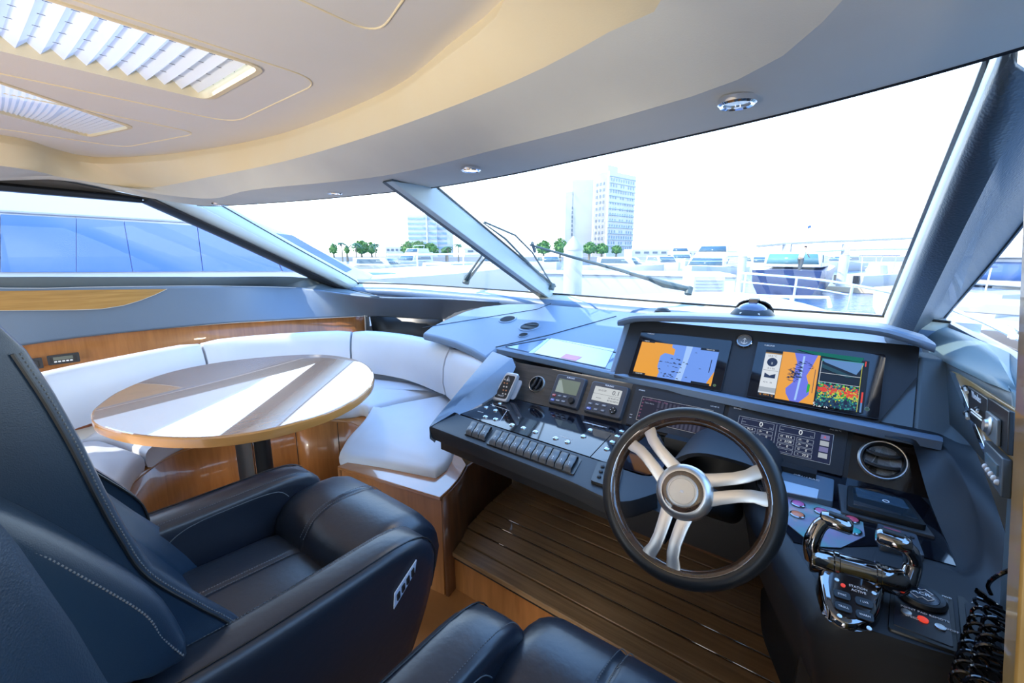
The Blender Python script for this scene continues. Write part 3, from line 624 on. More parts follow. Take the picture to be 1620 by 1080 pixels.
S.rect('range_slider', .935, .3, .945, .66, e_ink)
text('maker_name', 'FURUNO', FS, r1[0]+.05, r1[3]-.012, .0112, .008, m_paint, t)
b = MB(); FS.disc(b, r1[2]-.028, r1[1]+.022, [(.006, .0105), (.006, .0115), (.0042, .0115), (.0042, .0105)], 16); b.build('power_mark', mat('olive_led', (.16, .20, .06), .4), t)
t = bezel_unit('chart_plotter', FS, r2, 'right chart plotter screen split between gauge, chart and coloured sonar', 'chart plotter', group='chart plotters in the hood')
S = Scr(FS, (FS.px(1203, 600, .01)[0], FS.px(1290, 641, .01)[1], FS.px(1371, 610, .01)[0], FS.px(1230, 555, .01)[1]), .0105, t)
S.rect('picture', 0, 0, 1, 1, e_bk)
S.rect('gauge_panel', 0, .06, .175, .93, e_wh)
S.rect('status_bar', 0, 0, .175, .055, e_bk); S.rect('gauge_band', 0, .055, .175, .08, mat('orange_ink', (.5, .2, .02), .5)); S.rect('gauge_band', 0, .8, .175, .9, e_gr)
S.poly('dial', [(.0875+.055*math.cos(k*math.pi/10), .26+.095*math.sin(k*math.pi/10)) for k in range(20)], e_ink)
S.poly('trim_icon', [(.03, .5), (.085, .55), (.145, .5), (.145, .6), (.03, .6)], e_ink)
S.text('gauge_text', '23.0 °C', .08, .13, .010, e_ink); S.text('gauge_text', '0.1 kn', .09, .40, .010, e_ink); S.text('dial_text', '2', .0875, .29, .012, e_tx); S.text('gauge_text', '42 ft   56', .08, .70, .008, e_ink); S.rect('gauge_rule', .01, .44, .165, .445, e_ink)
S.text('scale_text', 'Q  100 ft  Q', .0875, .96, .009, e_or)
S.rect('chart_land', .18, .0, .555, 1, e_or)
S.poly('chart_water', [(.30, 0), (.53, 0), (.49, .25), (.45, .45), (.47, .55), (.50, .7), (.50, .82), (.42, 1), (.33, 1), (.28, .86), (.27, .76), (.33, .62), (.33, .5), (.33, .3), (.34, .2)], e_pu)
S.poly('chart_channel', [(.39, .05), (.41, .05), (.405, .5), (.39, .97), (.37, .97), (.385, .5)], e_lb)
S.poly('green_area', [(.475, .6), (.50, .62), (.50, .75), (.475, .8)], e_gn)
S.many('moored_boats_icons', boats(60, lambda: (.33+random.uniform(-.06, .07), random.gauss(.45, .09)))+boats(14, lambda: (random.uniform(.36, .5), random.uniform(.15, .3))), e_ink)['kind'] = 'stuff'
S.rect('range_slider', .525, .3, .531, .78, e_ink)
S.rect('sonar_sky', .575, .05, .96, .10, e_cy); S.poly('sonar_sky', [(.58, .06), (.95, .06), (.95, .12), (.90, .30), (.60, .12)], e_skyb)
S.poly('banner', [(.30, -.08), (.95, -.05), (.93, .045), (.5, -.005)], e_dg)
S.poly('sonar_gap', [(.58, .16), (.90, .36), (.82, .38), (.58, .24)], mat('sonar_dark_green', (.01, .05, .04), .5))
for vv in (.34, .52): S.rect('sonar_line', .57, vv, .94, vv+.006, e_tx)
S.rect('sonar_scale', .573, .1, .577, .55, e_tx)
def specks(n, v0, v1, sz): return [[(u, v), (u+w_, v), (u+w_, v+h_), (u, v+h_)] for u, v, w_, h_ in [(random.uniform(.57, .93), min(max(random.gauss((v0+v1)/2, (v1-v0)/3), v0-.03), .97), random.uniform(.004, .016)*sz, random.uniform(.01, .03)*sz) for _ in range(n)]]
S.rect('sonar_bottom', .57, .56, .95, .99, emis('sonar_deep', (.01, .05, .10), 1))
for nm, n, v0, v1, m in (('sonar_echo', 150, .56, .95, e_cy), ('sonar_echo', 150, .56, .82, e_gn), ('sonar_echo', 130, .58, .80, e_ye), ('sonar_echo', 150, .60, .72, e_rd), ('sonar_echo', 90, .78, .97, e_nv)):
    S.many(nm, specks(n, v0, v1, 1.3), m)['kind'] = 'stuff'
S.rect('sonar_column', .955, .0, .985, 1.0, e_bk); S.rect('sonar_bar', .965, .02, .975, .12, e_rd); S.rect('sonar_bar', .965, .62, .98, .82, e_rd); S.rect('sonar_bar', .965, .82, .98, 1.0, e_skyb); S.rect('sonar_bar', .94, .1, .945, 1.0, e_ye)
S.text('depth_text', '9.2 ft', .55, .985, .022, e_tx, 'LEFT')
text('maker_name', 'FURUNO', FS, r2[0]+.045, r2[3]-.018, .0112, .009, m_paint, t)
b = MB(); FS.disc(b, r2[2]-.035, r2[1]+.03, [(.007, .0105), (.007, .0115), (.005, .0115), (.005, .0105)], 16); b.build('power_mark', mat('olive_led2', (.16, .20, .10), .4), t)
# round gauge between the screens
gx = FS.px(1178, 540)
t = thing('anchor_gauge', FS.pt(*gx, 0), 'small round chrome ringed anchor gauge between the two chart screens', 'gauge')
b = MB(); FS.disc(b, *gx, [(.031, 0), (.031, .008), (.028, .011), (.025, .011), (.025, .005)], 32); b.build('ring', m_dchrome, t)
b = MB(); FS.disc(b, *gx, [(.026, .003), (.026, .006), (0, .006)], 32); b.build('dial', mat('gauge_dial', (.16, .17, .18), .3, metal=.5), t)
b = MB(); A0 = lambda u, v, d: FS.pt(gx[0]+u, gx[1]+v, d)
b.tube([A0(0, -.012, .0075), A0(0, .012, .0075)], .0012, 6); b.tube([A0(.012*math.cos(math.radians(a_)), -.002+.011*math.sin(math.radians(a_)), .0075) for a_ in range(200, 345, 12)], .0012, 6); b.tube([A0(0, .012, .0075), A0(-.006, .004, .0075)], .001, 6); b.tube([A0(0, .012, .0075), A0(.006, .004, .0075)], .001, 6)
b.build('anchor_mark', m_paint, t)
# ---------------------------------------------------------------- lower multi displays
qd1 = [(1004.7, 613), (1146.6, 638.7), (1134.9, 705.6), (992, 671)]
rd1 = FR.rect(qd1); rd2 = FR.rect([(1154.8, 639.9), (1342.5, 676.2), (1333, 753.6), (1140, 708)])
rd1 = (rd1[0], rd2[1], rd1[2], rd2[3])
def mdisp(r, label):
    t = thing('monitor_display', FR.pt((r[0]+r[2])/2, r[1], 0), label, 'display', 'wide monitor displays under the padded bar')
    plate('housing', FR, r, 0, .008, m_satin, t, .005, .001)
    w_, h_ = r[2]-r[0], r[3]-r[1]
    sr = (r[0]+w_*.11, r[1]+h_*.16, r[2]-w_*.10, r[3]-h_*.22)
    plate('screen', FR, sr, .007, .0084, m_gloss, t, .002)
    b = MB(); FR.ring(b, sr, .0012, .008, .0092, .002); b.build('screen_edge', m_alu, t)
    text('maker_name', 'BÖNING', FR, r[0]+.03, r[3]-.012, .0082, .007, m_paint, t); text('model_text', 'AHD 880 TC', FR, r[2]-.035, r[3]-.022, .0082, .006, m_paint, t)
    text('key_text', 'DISP', FR, r[0]+.014, r[1]+.045, .0082, .0055, m_paint, t); text('key_text', 'DIM', FR, r[0]+.014, r[1]+.032, .0082, .0055, m_paint, t)
    b = MB(); FR.disc(b, r[0]+.014, r[1]+.018, [(.0025, .008), (.0025, .0095), (0, .0095)], 10); b.build('sensor', m_plastic, t)
    return t, Scr(FR, sr, .0086, t)
t, S = mdisp(rd1, 'left wide monitor display behind the top of the steering wheel rim')
S.rect('picture', .01, .02, .99, .98, emis('dim_screen', (.012, .013, .032), 1))
S.text('alarm_text', 'SYSTEM FAILURE  ·  Bilge', .06, .10, .009, mat('pink_txt', (.3, .1, .15), .5), 'LEFT'); S.text('alarm_text', 'Cabin Alarm', .06, .24, .008, e_ln, 'LEFT')
S.many('status_dots', [[(.03+.012*math.cos(a_), v+.03*math.sin(a_)) for a_ in [k*math.pi/4 for k in range(8)]] for v in (.12, .26, .4, .54, .68, .82)], mat('dot_red', (.25, .06, .10), .5))
S.many('list_bars', [[(u, v), (u+.03, v), (u+.03, v+.26), (u, v+.26)] for u in [x_*.055+.25 for x_ in range(12)] for v in (.08, .40, .70)], emis('dim_bars', (.05, .05, .085), 1))['kind'] = 'stuff'
t, S = mdisp(rd2, 'right wide monitor display showing two zero engine readings')
S.rect('picture', .01, .02, .99, .98, e_nv)
frames = []
def fbox(u0, v0, u1, v1, w=.004, h=.01): return [[(u0, v0), (u1, v0), (u1, v0+h), (u0, v0+h)], [(u0, v1-h), (u1, v1-h), (u1, v1), (u0, v1)], [(u0, v0), (u0+w, v0), (u0+w, v1), (u0, v1)], [(u1-w, v0), (u1, v0), (u1, v1), (u1-w, v1)]]
for k, u0 in enumerate((.04, .46)):
    frames += fbox(u0, .06, u0+.36, .28)
    S.text('engine_reading', '0', u0+.22, .17, .026, e_tx); S.text('unit_text', 'RPM', u0+.03, .19, .006, e_ln); S.text('unit_text', 'Eng', u0+.33, .23, .006, e_ln)
    for j in range(4):
        for i, uu in enumerate((u0, u0+.19)):
            v0 = .34+j*.16
            frames += fbox(uu, v0, uu+.17, v0+.13)
            S.text('value_text', (('91.4', '0'), ('2138', '0'), ('0', '0'), ('-', '23.2'))[j][i], uu+.11, v0+.065, .011, e_tx)
            S.text('icon_text', (('oil', '-O-'), ('X', '-O-'), ('P', 'O'), ('', 'n'))[j][i], uu+.035, v0+.065, .008, e_tx)
S.many('value_frames', frames, e_ln)
S.rect('divider', .425, .05, .43, .95, e_ln)
for j in range(4): S.rect('soft_key', .88, .08+j*.2, .965, .24+j*.2, e_gr if j % 2 else emis('key_violet', (.2, .2, .42), .8))
S.text('key_text', 'A', .92, .16, .012, e_rd)
# ---------------------------------------------------------------- square instruments on the veneer
def square_inst(q, label, lcd, lines, knob):
    r = FR.rect(q); t = thing('instrument', FR.pt((r[0]+r[2])/2, r[1], 0), label, 'instrument', 'square instruments on the veneer face')
    plate('housing', FR, r, 0, .022, mat('instrument_grey', (.040, .046, .060), .4), t, .012, .006, bev=.003)
    w_, h_ = r[2]-r[0], r[3]-r[1]
    sr = (r[0]+w_*.15, r[1]+h_*.40, r[2]-w_*.15, r[3]-h_*.17)
    plate('lcd', FR, sr, .02, .0228, lcd, t, .002)
    text('maker_name', 'FURUNO', FR, (r[0]+r[2])/2, r[3]-h_*.10, .0225, h_*.065, m_paint, t)
    S = Scr(FR, sr, .0229, t)
    if lines:
        S.text('time_text', '10:15:20', .3, .25, .012, e_ink); S.text('reading_text', '0.1', .82, .28, .030, e_ink); S.rect('rule', .0, .5, 1, .515, e_ink)
        S.text('reading_text', '----', .25, .78, .02, e_ink); S.text('position_text', '26°42.871\'N', .78, .68, .010, e_ink); S.text('position_text', '80°02.968\'W', .78, .86, .010, e_ink)
    else:
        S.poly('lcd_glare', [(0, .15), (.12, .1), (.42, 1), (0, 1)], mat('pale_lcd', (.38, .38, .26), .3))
    cols = [m_satin, m_satin, m_satin]
    for i, (u, v) in enumerate(((.16, .28), (.34, .29), (.52, .30), (.16, .13), (.34, .14), (.52, .15))):
        m_ = mat('key_red', (.35, .03, .03), .4) if (knob and i == 0) else mat('key_blue', (.10, .14, .45), .4) if i == 3 else mat('key_slate', (.09, .10, .12), .4)
        plate('key', FR, (r[0]+w_*(u-.065), r[1]+h_*(v-.045), r[0]+w_*(u+.065), r[1]+h_*(v+.045)), .021, .026, m_, t, .006, .002)
        text('key_text', ('STBY', 'NAV', 'PORT', 'PWR', 'WORK', 'MENU')[i] if knob else ('DISP', 'MOB', 'MENU', 'BRILL', 'WPT', 'CLR')[i], FR, r[0]+w_*u, r[1]+h_*v, .0261, h_*.04, m_paint, t)
    b = MB(); FR.disc(b, r[0]+w_*.77, r[1]+h_*.22, [(.016, .02), (.016, .028), (.014, .031 if not knob else .038), (0, .031 if not knob else .039)], 24); b.build('dial_knob' if knob else 'cursor_pad', m_plastic, t)
    if not knob:
        b = MB()
        for du, dv in ((.010, 0), (-.010, 0), (0, .010), (0, -.010)): FR.disc(b, r[0]+w_*.77+du, r[1]+h_*.22+dv, [(.0018, .031), (.0018, .0318), (0, .0318)], 8)
        b.build('cursor_marks', m_paint, t)
def c7(x, y): return 780+x/7.2, 570+y/7.2
square_inst([c7(745, 158), c7(1080, 215), c7(985, 582), c7(635, 500)], 'square pilot instrument with blank olive screen and round knob', mat('lcd_green', (.19, .20, .12), .3), False, True)
square_inst([c7(1130, 240), c7(1572, 310), c7(1475, 695), c7(1040, 605)], 'square instrument with lit white screen reading 0.1', emis('lcd_white', (.62, .66, .68), .9), True, False)
# round vents
def vent(px, r_, label, fins, tilt=0):
    a, b_ = FR.px(*px); t = thing('air_vent', FR.pt(a, b_, 0), label, 'air vent', 'round air vents')
    b = MB(); FR.disc(b, a, b_, [(r_*1.12, 0), (r_*1.12, .006), (r_*1.05, .010), (r_*.97, .009), (r_*.97, -.004)], 40); b.build('chrome_ring', m_alu, t)
    b = MB(); FR.disc(b, a, b_, [(r_*.985, 0), (r_*.985, .012), (r_*.9, .013), (r_*.84, .004), (r_*.82, -.0), (0, -.0)], 40); b.build('bowl', m_plastic, t)
    for k in range(fins):
        o = (k-(fins-1)/2)*r_*(1.3/fins); wd = math.sqrt(max((r_*.82)**2-o*o, 1e-6))
        rows_ = []
        for i in range(9):
            s_ = -1+2*i/8; th = wd*s_; bow = -.10*r_*(1-s_*s_)*(1)
            c, s2 = math.cos(math.radians(tilt)), math.sin(math.radians(tilt))
            def P(al, be, de): return FR.pt(a+al*c-be*s2, b_+al*s2+be*c, de)
            rows_.append([P(th, o+bow+r_*.14, .005), P(th, o+bow+r_*.02, .020), P(th, o+bow-r_*.10, .018), P(th, o+bow-r_*.12, .008)])
        MB().loft(rows_).build('fin', m_satin, t, solid=.002)
vent((1396, 728), .058, 'large round chrome ringed air vent on glossy face at right of the console', 2, 0)
vent((850, 608), .040, 'small round air vent with upright fins on the dark veneer face', 2, 78)
# ---------------------------------------------------------------- hand-held remote in its holder
t = thing('remote_control', atZ(800, 640, .83), 'silver hand-held remote control leaning in its cradle left of the veneer face', 'remote control')
rc = [FR.px(*p) for p in ((802, 588), (824, 594), (806, 635), (779, 629))]
FRr = Fr(atZ(792, 634, .83), (1, .12, 0), (.0, .30, .55)); pr = [FRr.px(*p) for p in ((799, 588), (817, 592), (800, 636), (778, 630))]
def rem(d, sc_=1.0):
    c = (sum(p[0] for p in pr)/4, sum(p[1] for p in pr)/4)
    q = [FRr.pt(c[0]+(a-c[0])*sc_, c[1]+(b-c[1])*sc_, d) for a, b in pr]; return roundq(q, .012, 4)
MB().loft([rem(-.035, .86), rem(-.03, .97), rem(-.008, 1.04), rem(0, .97)], True, True).build('case', mat('remote_silver', (.50, .52, .55), .35, metal=.4), t)
MB().loft([rem(-.001, .84), rem(.0012, .82)], True, True).build('keypad', m_plastic, t)
c0 = (sum(p[0] for p in pr)/4, sum(p[1] for p in pr)/4)
for i in range(5):
    for j in (-1, 1):
        b = MB(); FRr.disc(b, c0[0]+j*.008-(.0)+(i-2)*.003, c0[1]+(2-i)*.018, [(.004, .001), (.004, .003), (0, .003)], 8); b.build('key', m_alu if (i+j) % 2 else mat('key_orange', (.5, .2, .08), .4), t)
b = MB(); FRr.poly(b, [(c0[0]+.002, c0[1]+.055), (c0[0]+.018, c0[1]+.03), (c0[0]-.008, c0[1]+.028)], .001, .002); b.build('arrow_mark', mat('grey_print', (.2, .2, .22), .4), t)
text('maker_name', 'YACHT', FRr, c0[0]-.010, c0[1]-.048, .0018, .011, m_paint, t, rot=0)
FRs = Fr(FRr.pt(c0[0]+.022, c0[1]-.01, -.012), FRr.v, FRr.u*-1+FRr.n*0)
MB().loft([[p+FRr.u*.028-FRr.n*.01 for p in rem(-.045, .6)], [p+FRr.u*.028-FRr.n*.01 for p in rem(-.03, .7)]], True, True).build('cradle', mat('cradle_grey', (.42, .44, .50), .4), t)
text('side_text', 'YACHT CONTROLLER', Fr(FRr.pt(c0[0]+.03, c0[1]-.005, -.035), FRr.v+FRr.u*.1, FRr.u*-1), 0, 0, .004, .012, m_plastic, t)
# ---------------------------------------------------------------- push buttons, rockers, trim pad on the left desk
m_btn = mat('button_steel', (.75, .76, .80), .18, metal=1)
for i, (x, y) in enumerate(((791, 639), (769, 645), (784, 650), (768, 660), (784, 664), (810, 673), (828, 678), (847, 684), (879, 694), (898, 700), (923, 691), (934, 681), (984, 683), (977, 691), (969, 700), (960, 711))):
    a, b_ = FD.px(x, y)
    b = MB(); FD.disc(b, a, b_, [(.0115, .002), (.0115, .006), (.0085, .0075), (.008, .006)], 20); nm = b.build('push_button', m_btn, spn)
    b = MB(); FD.disc(b, a, b_, [(.0075, .004), (.0075, .0085), (.004, .0095), (0, .0095)], 16); b.build('cap', m_paint if 5 <= i < 11 else m_btn, nm)
text('desk_print', 'NAVIGATION LIGHTS', FD, *FD.px(938, 672), .0023, .010, m_paint, spn); text('desk_print', 'ANCHOR', FD, *FD.px(760, 652), .0023, .008, m_paint, spn)
b = MB()
for (x0, y0), (x1, y1) in (((776, 640), (806, 650)), ((802, 650), (790, 668)), ((925, 668), (960, 677)), ((885, 690), (905, 696))): b.tube([FD.pt(*FD.px(x0, y0), .0022), FD.pt(*FD.px(x1, y1), .0022)], .0008, 4)
b.build('desk_print', m_paint, spn)
def rockers(p0, p1, p2, p3, n, label):
    # p0..p3: back-left, back-right, front-right, front-left on the lip
    q = [atZ(*p, .822) for p in (p0, p1, p2, p3)]; c = sum(q, V((0, 0, 0)))/4
    t = thing('rocker_panel', c, label, 'switch panel', 'rocker switch rows')
    big = [c+(p-c)*1.06+V((0, 0, -.004)) for p in q]
    MB().loft([roundq(big, .006, 3), [p+V((0, 0, .008)) for p in roundq(big, .006, 3)]], True, True).build('base', m_plastic, t)
    ru, rv = (q[1]-q[0])/n, (q[3]-q[0])
    for i in range(n):
        a0_ = q[0].lerp(q[1], (i+.06)/n); a1_ = q[0].lerp(q[1], (i+.94)/n); d0_ = q[3].lerp(q[2], (i+.06)/n); d1_ = q[3].lerp(q[2], (i+.94)/n)
        prof = [(-.02, .0), (0, .012), (.2, .020), (.42, .017), (.5, .015), (.7, .018), (.95, .014), (1.02, .0)]
        MB().loft([[a0_.lerp(d0_, s)+V((0, 0, h)), a0_.lerp(d0_, s).lerp(a1_.lerp(d1_, s), .12)+V((0, 0, h+.002)), a0_.lerp(d0_, s).lerp(a1_.lerp(d1_, s), .88)+V((0, 0, h+.002)), a1_.lerp(d1_, s)+V((0, 0, h))] for s, h in prof], False).build('rocker', mat('rocker_black', (.045, .050, .056), .38) if i == 0 else bpy.data.materials['rocker_black'], t, smooth=60)
        m0, m1 = a0_.lerp(d0_, .62).lerp(a1_.lerp(d1_, .62), .5), a0_.lerp(d0_, .8).lerp(a1_.lerp(d1_, .8), .5)
        MB().tube([m0+V((0, 0, .0195)), m1+V((0, 0, .018))], .0012, 4).build('symbol', m_paint, t)
    return t
rockers((748, 669.5), (779, 679.5), (767, 698), (736, 687), 3, 'short row of three black rocker switches at the left end of the console lip')
rockers((787, 683), (916, 727), (903, 749.5), (773, 703), 11, 'long row of eleven black rocker switches along the console lip')
q = [atZ(*p, .822) for p in ((946, 733), (986, 742), (978, 778), (934, 764))]
t = thing('trim_pad', sum(q, V((0, 0, 0)))/4, 'black trim control pad on the console lip left of the steering wheel', 'control pad')
MB().loft([roundq(q, .01, 3), [p+V((0, 0, .010)) for p in roundq(q, .01, 3)]], True, True).build('base', m_plastic, t)
for u, v in ((.25, .25), (.25, .5), (.25, .75), (.72, .25), (.72, .75)):
    p = q[0].lerp(q[1], u).lerp(q[3].lerp(q[2], u), v); MB().lathe([(.007, .009), (.007, .014), (.004, .016), (0, .016)], p, (0, 0, 1), 12).build('key', m_satin, t)
p = q[0].lerp(q[1], .55).lerp(q[3].lerp(q[2], .55), .5); MB().lathe([(.013, .009), (.012, .020), (.008, .026), (0, .027)], p, (0, 0, 1), 16).build('joystick', m_satin, t)
# ================================================================== dinette
ZS = .505
base = thing('settee_base', (-1.2, 1.0, 0), 'curved cherry wood settee base wrapping round the oval table', 'settee')
# inner edge of the seat, from the aft end round to the forward cabinet
inner = [V((-.80, .10, 0)), atZ(205, 764, .44), atZ(250, 731, .44), atZ(300, 708, .44), atZ(385, 688, .44), V((-1.38, 1.12, 0)), V((-1.30, 1.40, 0)), atZ(470, 668, .44), atZ(530, 664, .44), atZ(563, 670, .44), atZ(582, 692, .44), atZ(560, 712, .44), atZ(537, 738, .44)]
for p in inner: p.z = 0
innc = cr(inner, 70)
grid('base_panel', [[V((p.x, p.y, .0)) for p in innc], [V((p.x, p.y, .43)) for p in innc]], m_cherry, base, solid=.02, soff=0)
jb = MB()
for f in (.18, .30, .42, .52, .62, .72, .82, .92):
    p = innc[int(f*69)]; jb.tube([p+V((.002, -.012, .01)), p+V((.002, -.012, .425))], .0022, 5)
jb.build('panel_joint', m_plastic, base)
outer = [V((-1.75, .10, 0)), V((-1.95, .5, 0)), V((-2.02, 1.1, 0)), V((-1.90, 1.6, 0)), V((-1.55, 2.05, 0)), V((-1.1, 2.24, 0)), V((-.6, 2.22, 0)), V((-.25, 2.05, 0)), V((.02, 1.78, 0))]
outc = cr(outer, 70)
innt = cr(inner+[atZ(690, 772, .44)], 70)
grid('base_top', [[V((p.x, p.y, .44)) for p in innc], [V((p.x, p.y, .44)) for p in outc]], m_cherryh, base, solid=.02)
# end cabinet with a ledge
cA, cB, cC, cD = atZ(536, 737, ZS), atZ(697, 785, ZS), atZ(738, 735, ZS), atZ(716, 726, ZS)
fA, fB = V((cA.x, cA.y+.01, 0)), V((cB.x+.015, cB.y, 0))
MB().prism([V((cA.x, cA.y+.012, .0)), V((cB.x-.004, cB.y+.006, .0)), V((cB.x-.004, cB.y+.006, ZS-.012)), V((cA.x, cA.y+.012, ZS-.012))], (0, .022, 0)).build('end_panel', m_cherry, base, bev=.002)
tp = [cA+V((-.004, -.006, 0)), cB+V((.004, -.008, 0)), atZ(712, 772, ZS), atZ(725, 757, ZS), cC, atZ(730, 722, ZS), cD+V((-.04, .1, 0)), V((-.1, 1.5, ZS)), V((cA.x, 1.25, ZS))]
MB().prism([V((p.x, p.y, ZS)) for p in tp], (0, 0, -.018)).build('end_ledge', mat('lacquered_ledge', (.36, .15, .05), .2, coat=1.0, ior=1.6), base, bev=.003)
sp = [cB+V((.0, .006, 0)), atZ(712, 773, ZS), atZ(725, 758, ZS), cC, V((.14, 1.9, ZS))]
grid('side_panel', [[V((p.x-.006, p.y, ZS-.01)) for p in sp], [V((p.x-.006+.012, p.y, 0)) for p in sp]], m_shadewood, base, solid=.015, soff=1)
# seat cushions
def cush(name, poly, z0, z1, label, bulge=.02, r=.05, group='white seat cushions'):
    n = 44; loop = cr(poly, n, True) if not isinstance(poly, tuple) else poly[0]
    c = sum(loop, V((0, 0, 0)))/len(loop); rings = []
    def ins(d): return [V((p.x, p.y, 0))+(V((c.x-p.x, c.y-p.y, 0)).normalized()*d) for p in loop]
    H = z1-z0
    for d, h in ((.03, 0), (.006, .12), (0, .35), (.0, .62), (.010, .85), (.03, .96), (.06, 1.0), (.10, 1.0+bulge*.5/H), (.16, 1.0+bulge/H)):
        rings.append([V((p.x, p.y, z0+H*h)) for p in ins(d)])
    b = MB(); b.loft(rings, True); k = len(rings)-1; n_ = len(loop)
    b.add(rings[-1]+[V((c.x, c.y, z1+bulge*1.2))], [(j, (j+1) % n_, n_) for j in range(n_)])
    b.add(rings[0], [tuple(range(n_-1, -1, -1))])
    o = b.build(name, m_white, None, smooth=70); tag(o, label, 'cushion', group)
    return o
def pp_(*q, z=ZS): return [atZ(x, y, z) for x, y in q]
def dens(poly, k=6):
    out = []
    for i in range(len(poly)):
        a, b = poly[i], poly[(i+1) % len(poly)]
        for j in range(k): out.append(a.lerp(b, j/k))
    return out
def rloop(segs, r=.05):
    """list of polylines joined end to end"""
    out = []
    for s in segs: out += s
    return (out,)
zc = .50
i1 = [atZ(x, y, .47) for x, y in ((537, 733), (551, 707), (576, 678), (590, 656))]
seam1 = [atZ(590, 652, .5), atZ(640, 643, .5), atZ(708, 630, .5)]
c1 = cr(i1, 14)+cr([atZ(600, 652, zc), atZ(640, 643, zc), atZ(706, 631, zc)], 10)+cr([atZ(722, 640, zc), atZ(722, 690, zc), atZ(716, 728, zc), atZ(700, 757, .49), atZ(690, 764, .48)], 12)+cr([atZ(678, 762, .48), atZ(610, 748, .48), atZ(548, 738, .48)], 10)
cush('seat_cushion', (c1,), .44, .545, 'white leather seat cushion on the end cabinet beside the console', .022)
o_ = lambda x, y: V((x, y, 0))
c2 = cr([atZ(583, 653, zc), atZ(572, 647, zc), atZ(555, 650, zc), atZ(528, 652, zc), atZ(505, 655, zc)], 10)+cr([V((-1.30, 1.45, 0)), V((-1.55, 1.72, 0)), V((-1.62, 1.90, 0))], 8)+cr([V((-1.50, 2.02, 0)), V((-1.1, 2.2, 0)), V((-.75, 2.2, 0)), V((-.60, 2.13, 0))], 14)+cr([atZ(702, 626, zc), atZ(640, 638, zc), atZ(596, 649, zc)], 10)
cush('seat_cushion', (c2,), .44, .545, 'white leather seat cushion in the forward corner between table and end cabinet', .022)
c3 = cr([V((-1.33, 1.42, 0)), V((-1.37, 1.2, 0)), atZ(385, 681, .47), atZ(305, 697, .47), atZ(238, 729, .47), atZ(232, 735, .47)], 16)+cr([atZ(222, 722, zc), atZ(170, 703, zc), atZ(125, 708, zc)], 10)+cr([V((-1.93, .52, 0)), V((-2.0, 1.0, 0)), V((-1.9, 1.55, 0)), V((-1.66, 1.86, 0))], 16)
cush('seat_cushion', (c3,), .44, .545, 'long white leather seat cushion along the port side behind the table', .02)
c4 = cr([atZ(230, 738, .47), atZ(213, 757, .47), atZ(190, 790, .47), V((-.82, .18, 0))], 12)+cr([V((-1.0, .08, 0)), V((-1.5, .08, 0)), V((-1.78, .2, 0))], 8)+cr([atZ(118, 712, zc), atZ(160, 707, zc), atZ(212, 722, zc)], 12)
cush('seat_cushion', (c4,), .44, .55, 'white leather seat cushion half hidden behind the navy chair back', .02)
# back cushions: swept round the outside
bt_ = cr([atZ(40, 594, .93), atZ(55, 590, .93), atZ(150, 570, .93), atZ(315, 540, .93), atZ(430, 528, .93), atZ(560, 522, .93), atZ(640, 528, .93), atZ(700, 541, .93), atZ(745, 558, .93), V((.10, 1.86, .93))], 160)
bt_ = [V((-1.70, .1, .93))]+bt_
btc = cr(bt_, 200)
def back(f0, f1, label):
    i0, i1_ = int(f0*199), int(f1*199); seg = btc[i0:i1_+1]; rows_ = []; n = len(seg)
    for i, p in enumerate(seg):
        a, b = btc[max(i0+i-1, 0)], btc[min(i0+i+1, 199)]; tg = (b-a); tg.z = 0; tg.normalize(); inw = V((tg.y, -tg.x, 0))
        e_ = min(i, n-1-i)*(L_ := .03)/1.0; sh = max(0, 1-e_*6)*.012     # rounded ends
        pr_ = [(-.02, -.36), (.10, -.33), (.118, -.24), (.112, -.14), (.095, -.06), (.075, -.02), (.045, .002), (.01, .0), (-.02, -.03), (-.035, -.2)]
        rows_.append([V((p.x, p.y, p.z))+inw*(o_*(1-0)-sh*(1 if o_ > .05 else -.4))+V((0, 0, h_-sh*(1 if h_ > -.1 else -.3))) for o_, h_ in pr_])
    o = MB().loft(rows_, True, True).build('back_cushion', m_white, None, smooth=60)
    tag(o, label, 'cushion', 'white back cushions'); return o
def fx(x):   # fraction along the back where the photograph shows a joint
    best = None
    for i, p in enumerate(btc):
        d = p-EYE; w_ = d.dot(_fw); px_ = 810+F_PX*d.dot(_rt)/w_
        if best is None or abs(px_-x) < best[0]: best = (abs(px_-x), i)
    return best[1]/199
f1, f2, f3 = fx(313), fx(562), fx(722)
back(.01, f1-.002, 'white back cushion nearest the navy chair along the port wall')
back(f1+.002, f2-.002, 'white back cushion in the middle behind the oval table')
back(f2+.002, f3-.002, 'white back cushion curving round the forward corner')
back(f3+.002, .995, 'short white back cushion at the end beside the console')
# ---- oval table
TZ = .88
tq = [atZ(x, y, TZ) for x, y in ((143, 660), (152, 642), (200, 612), (280, 585), (380, 568), (490, 560), (550, 565), (583, 578), (592, 598), (575, 622), (530, 648), (470, 668), (400, 684), (310, 693), (220, 689), (160, 675))]
tc = sum(tq, V((0, 0, 0)))/len(tq)
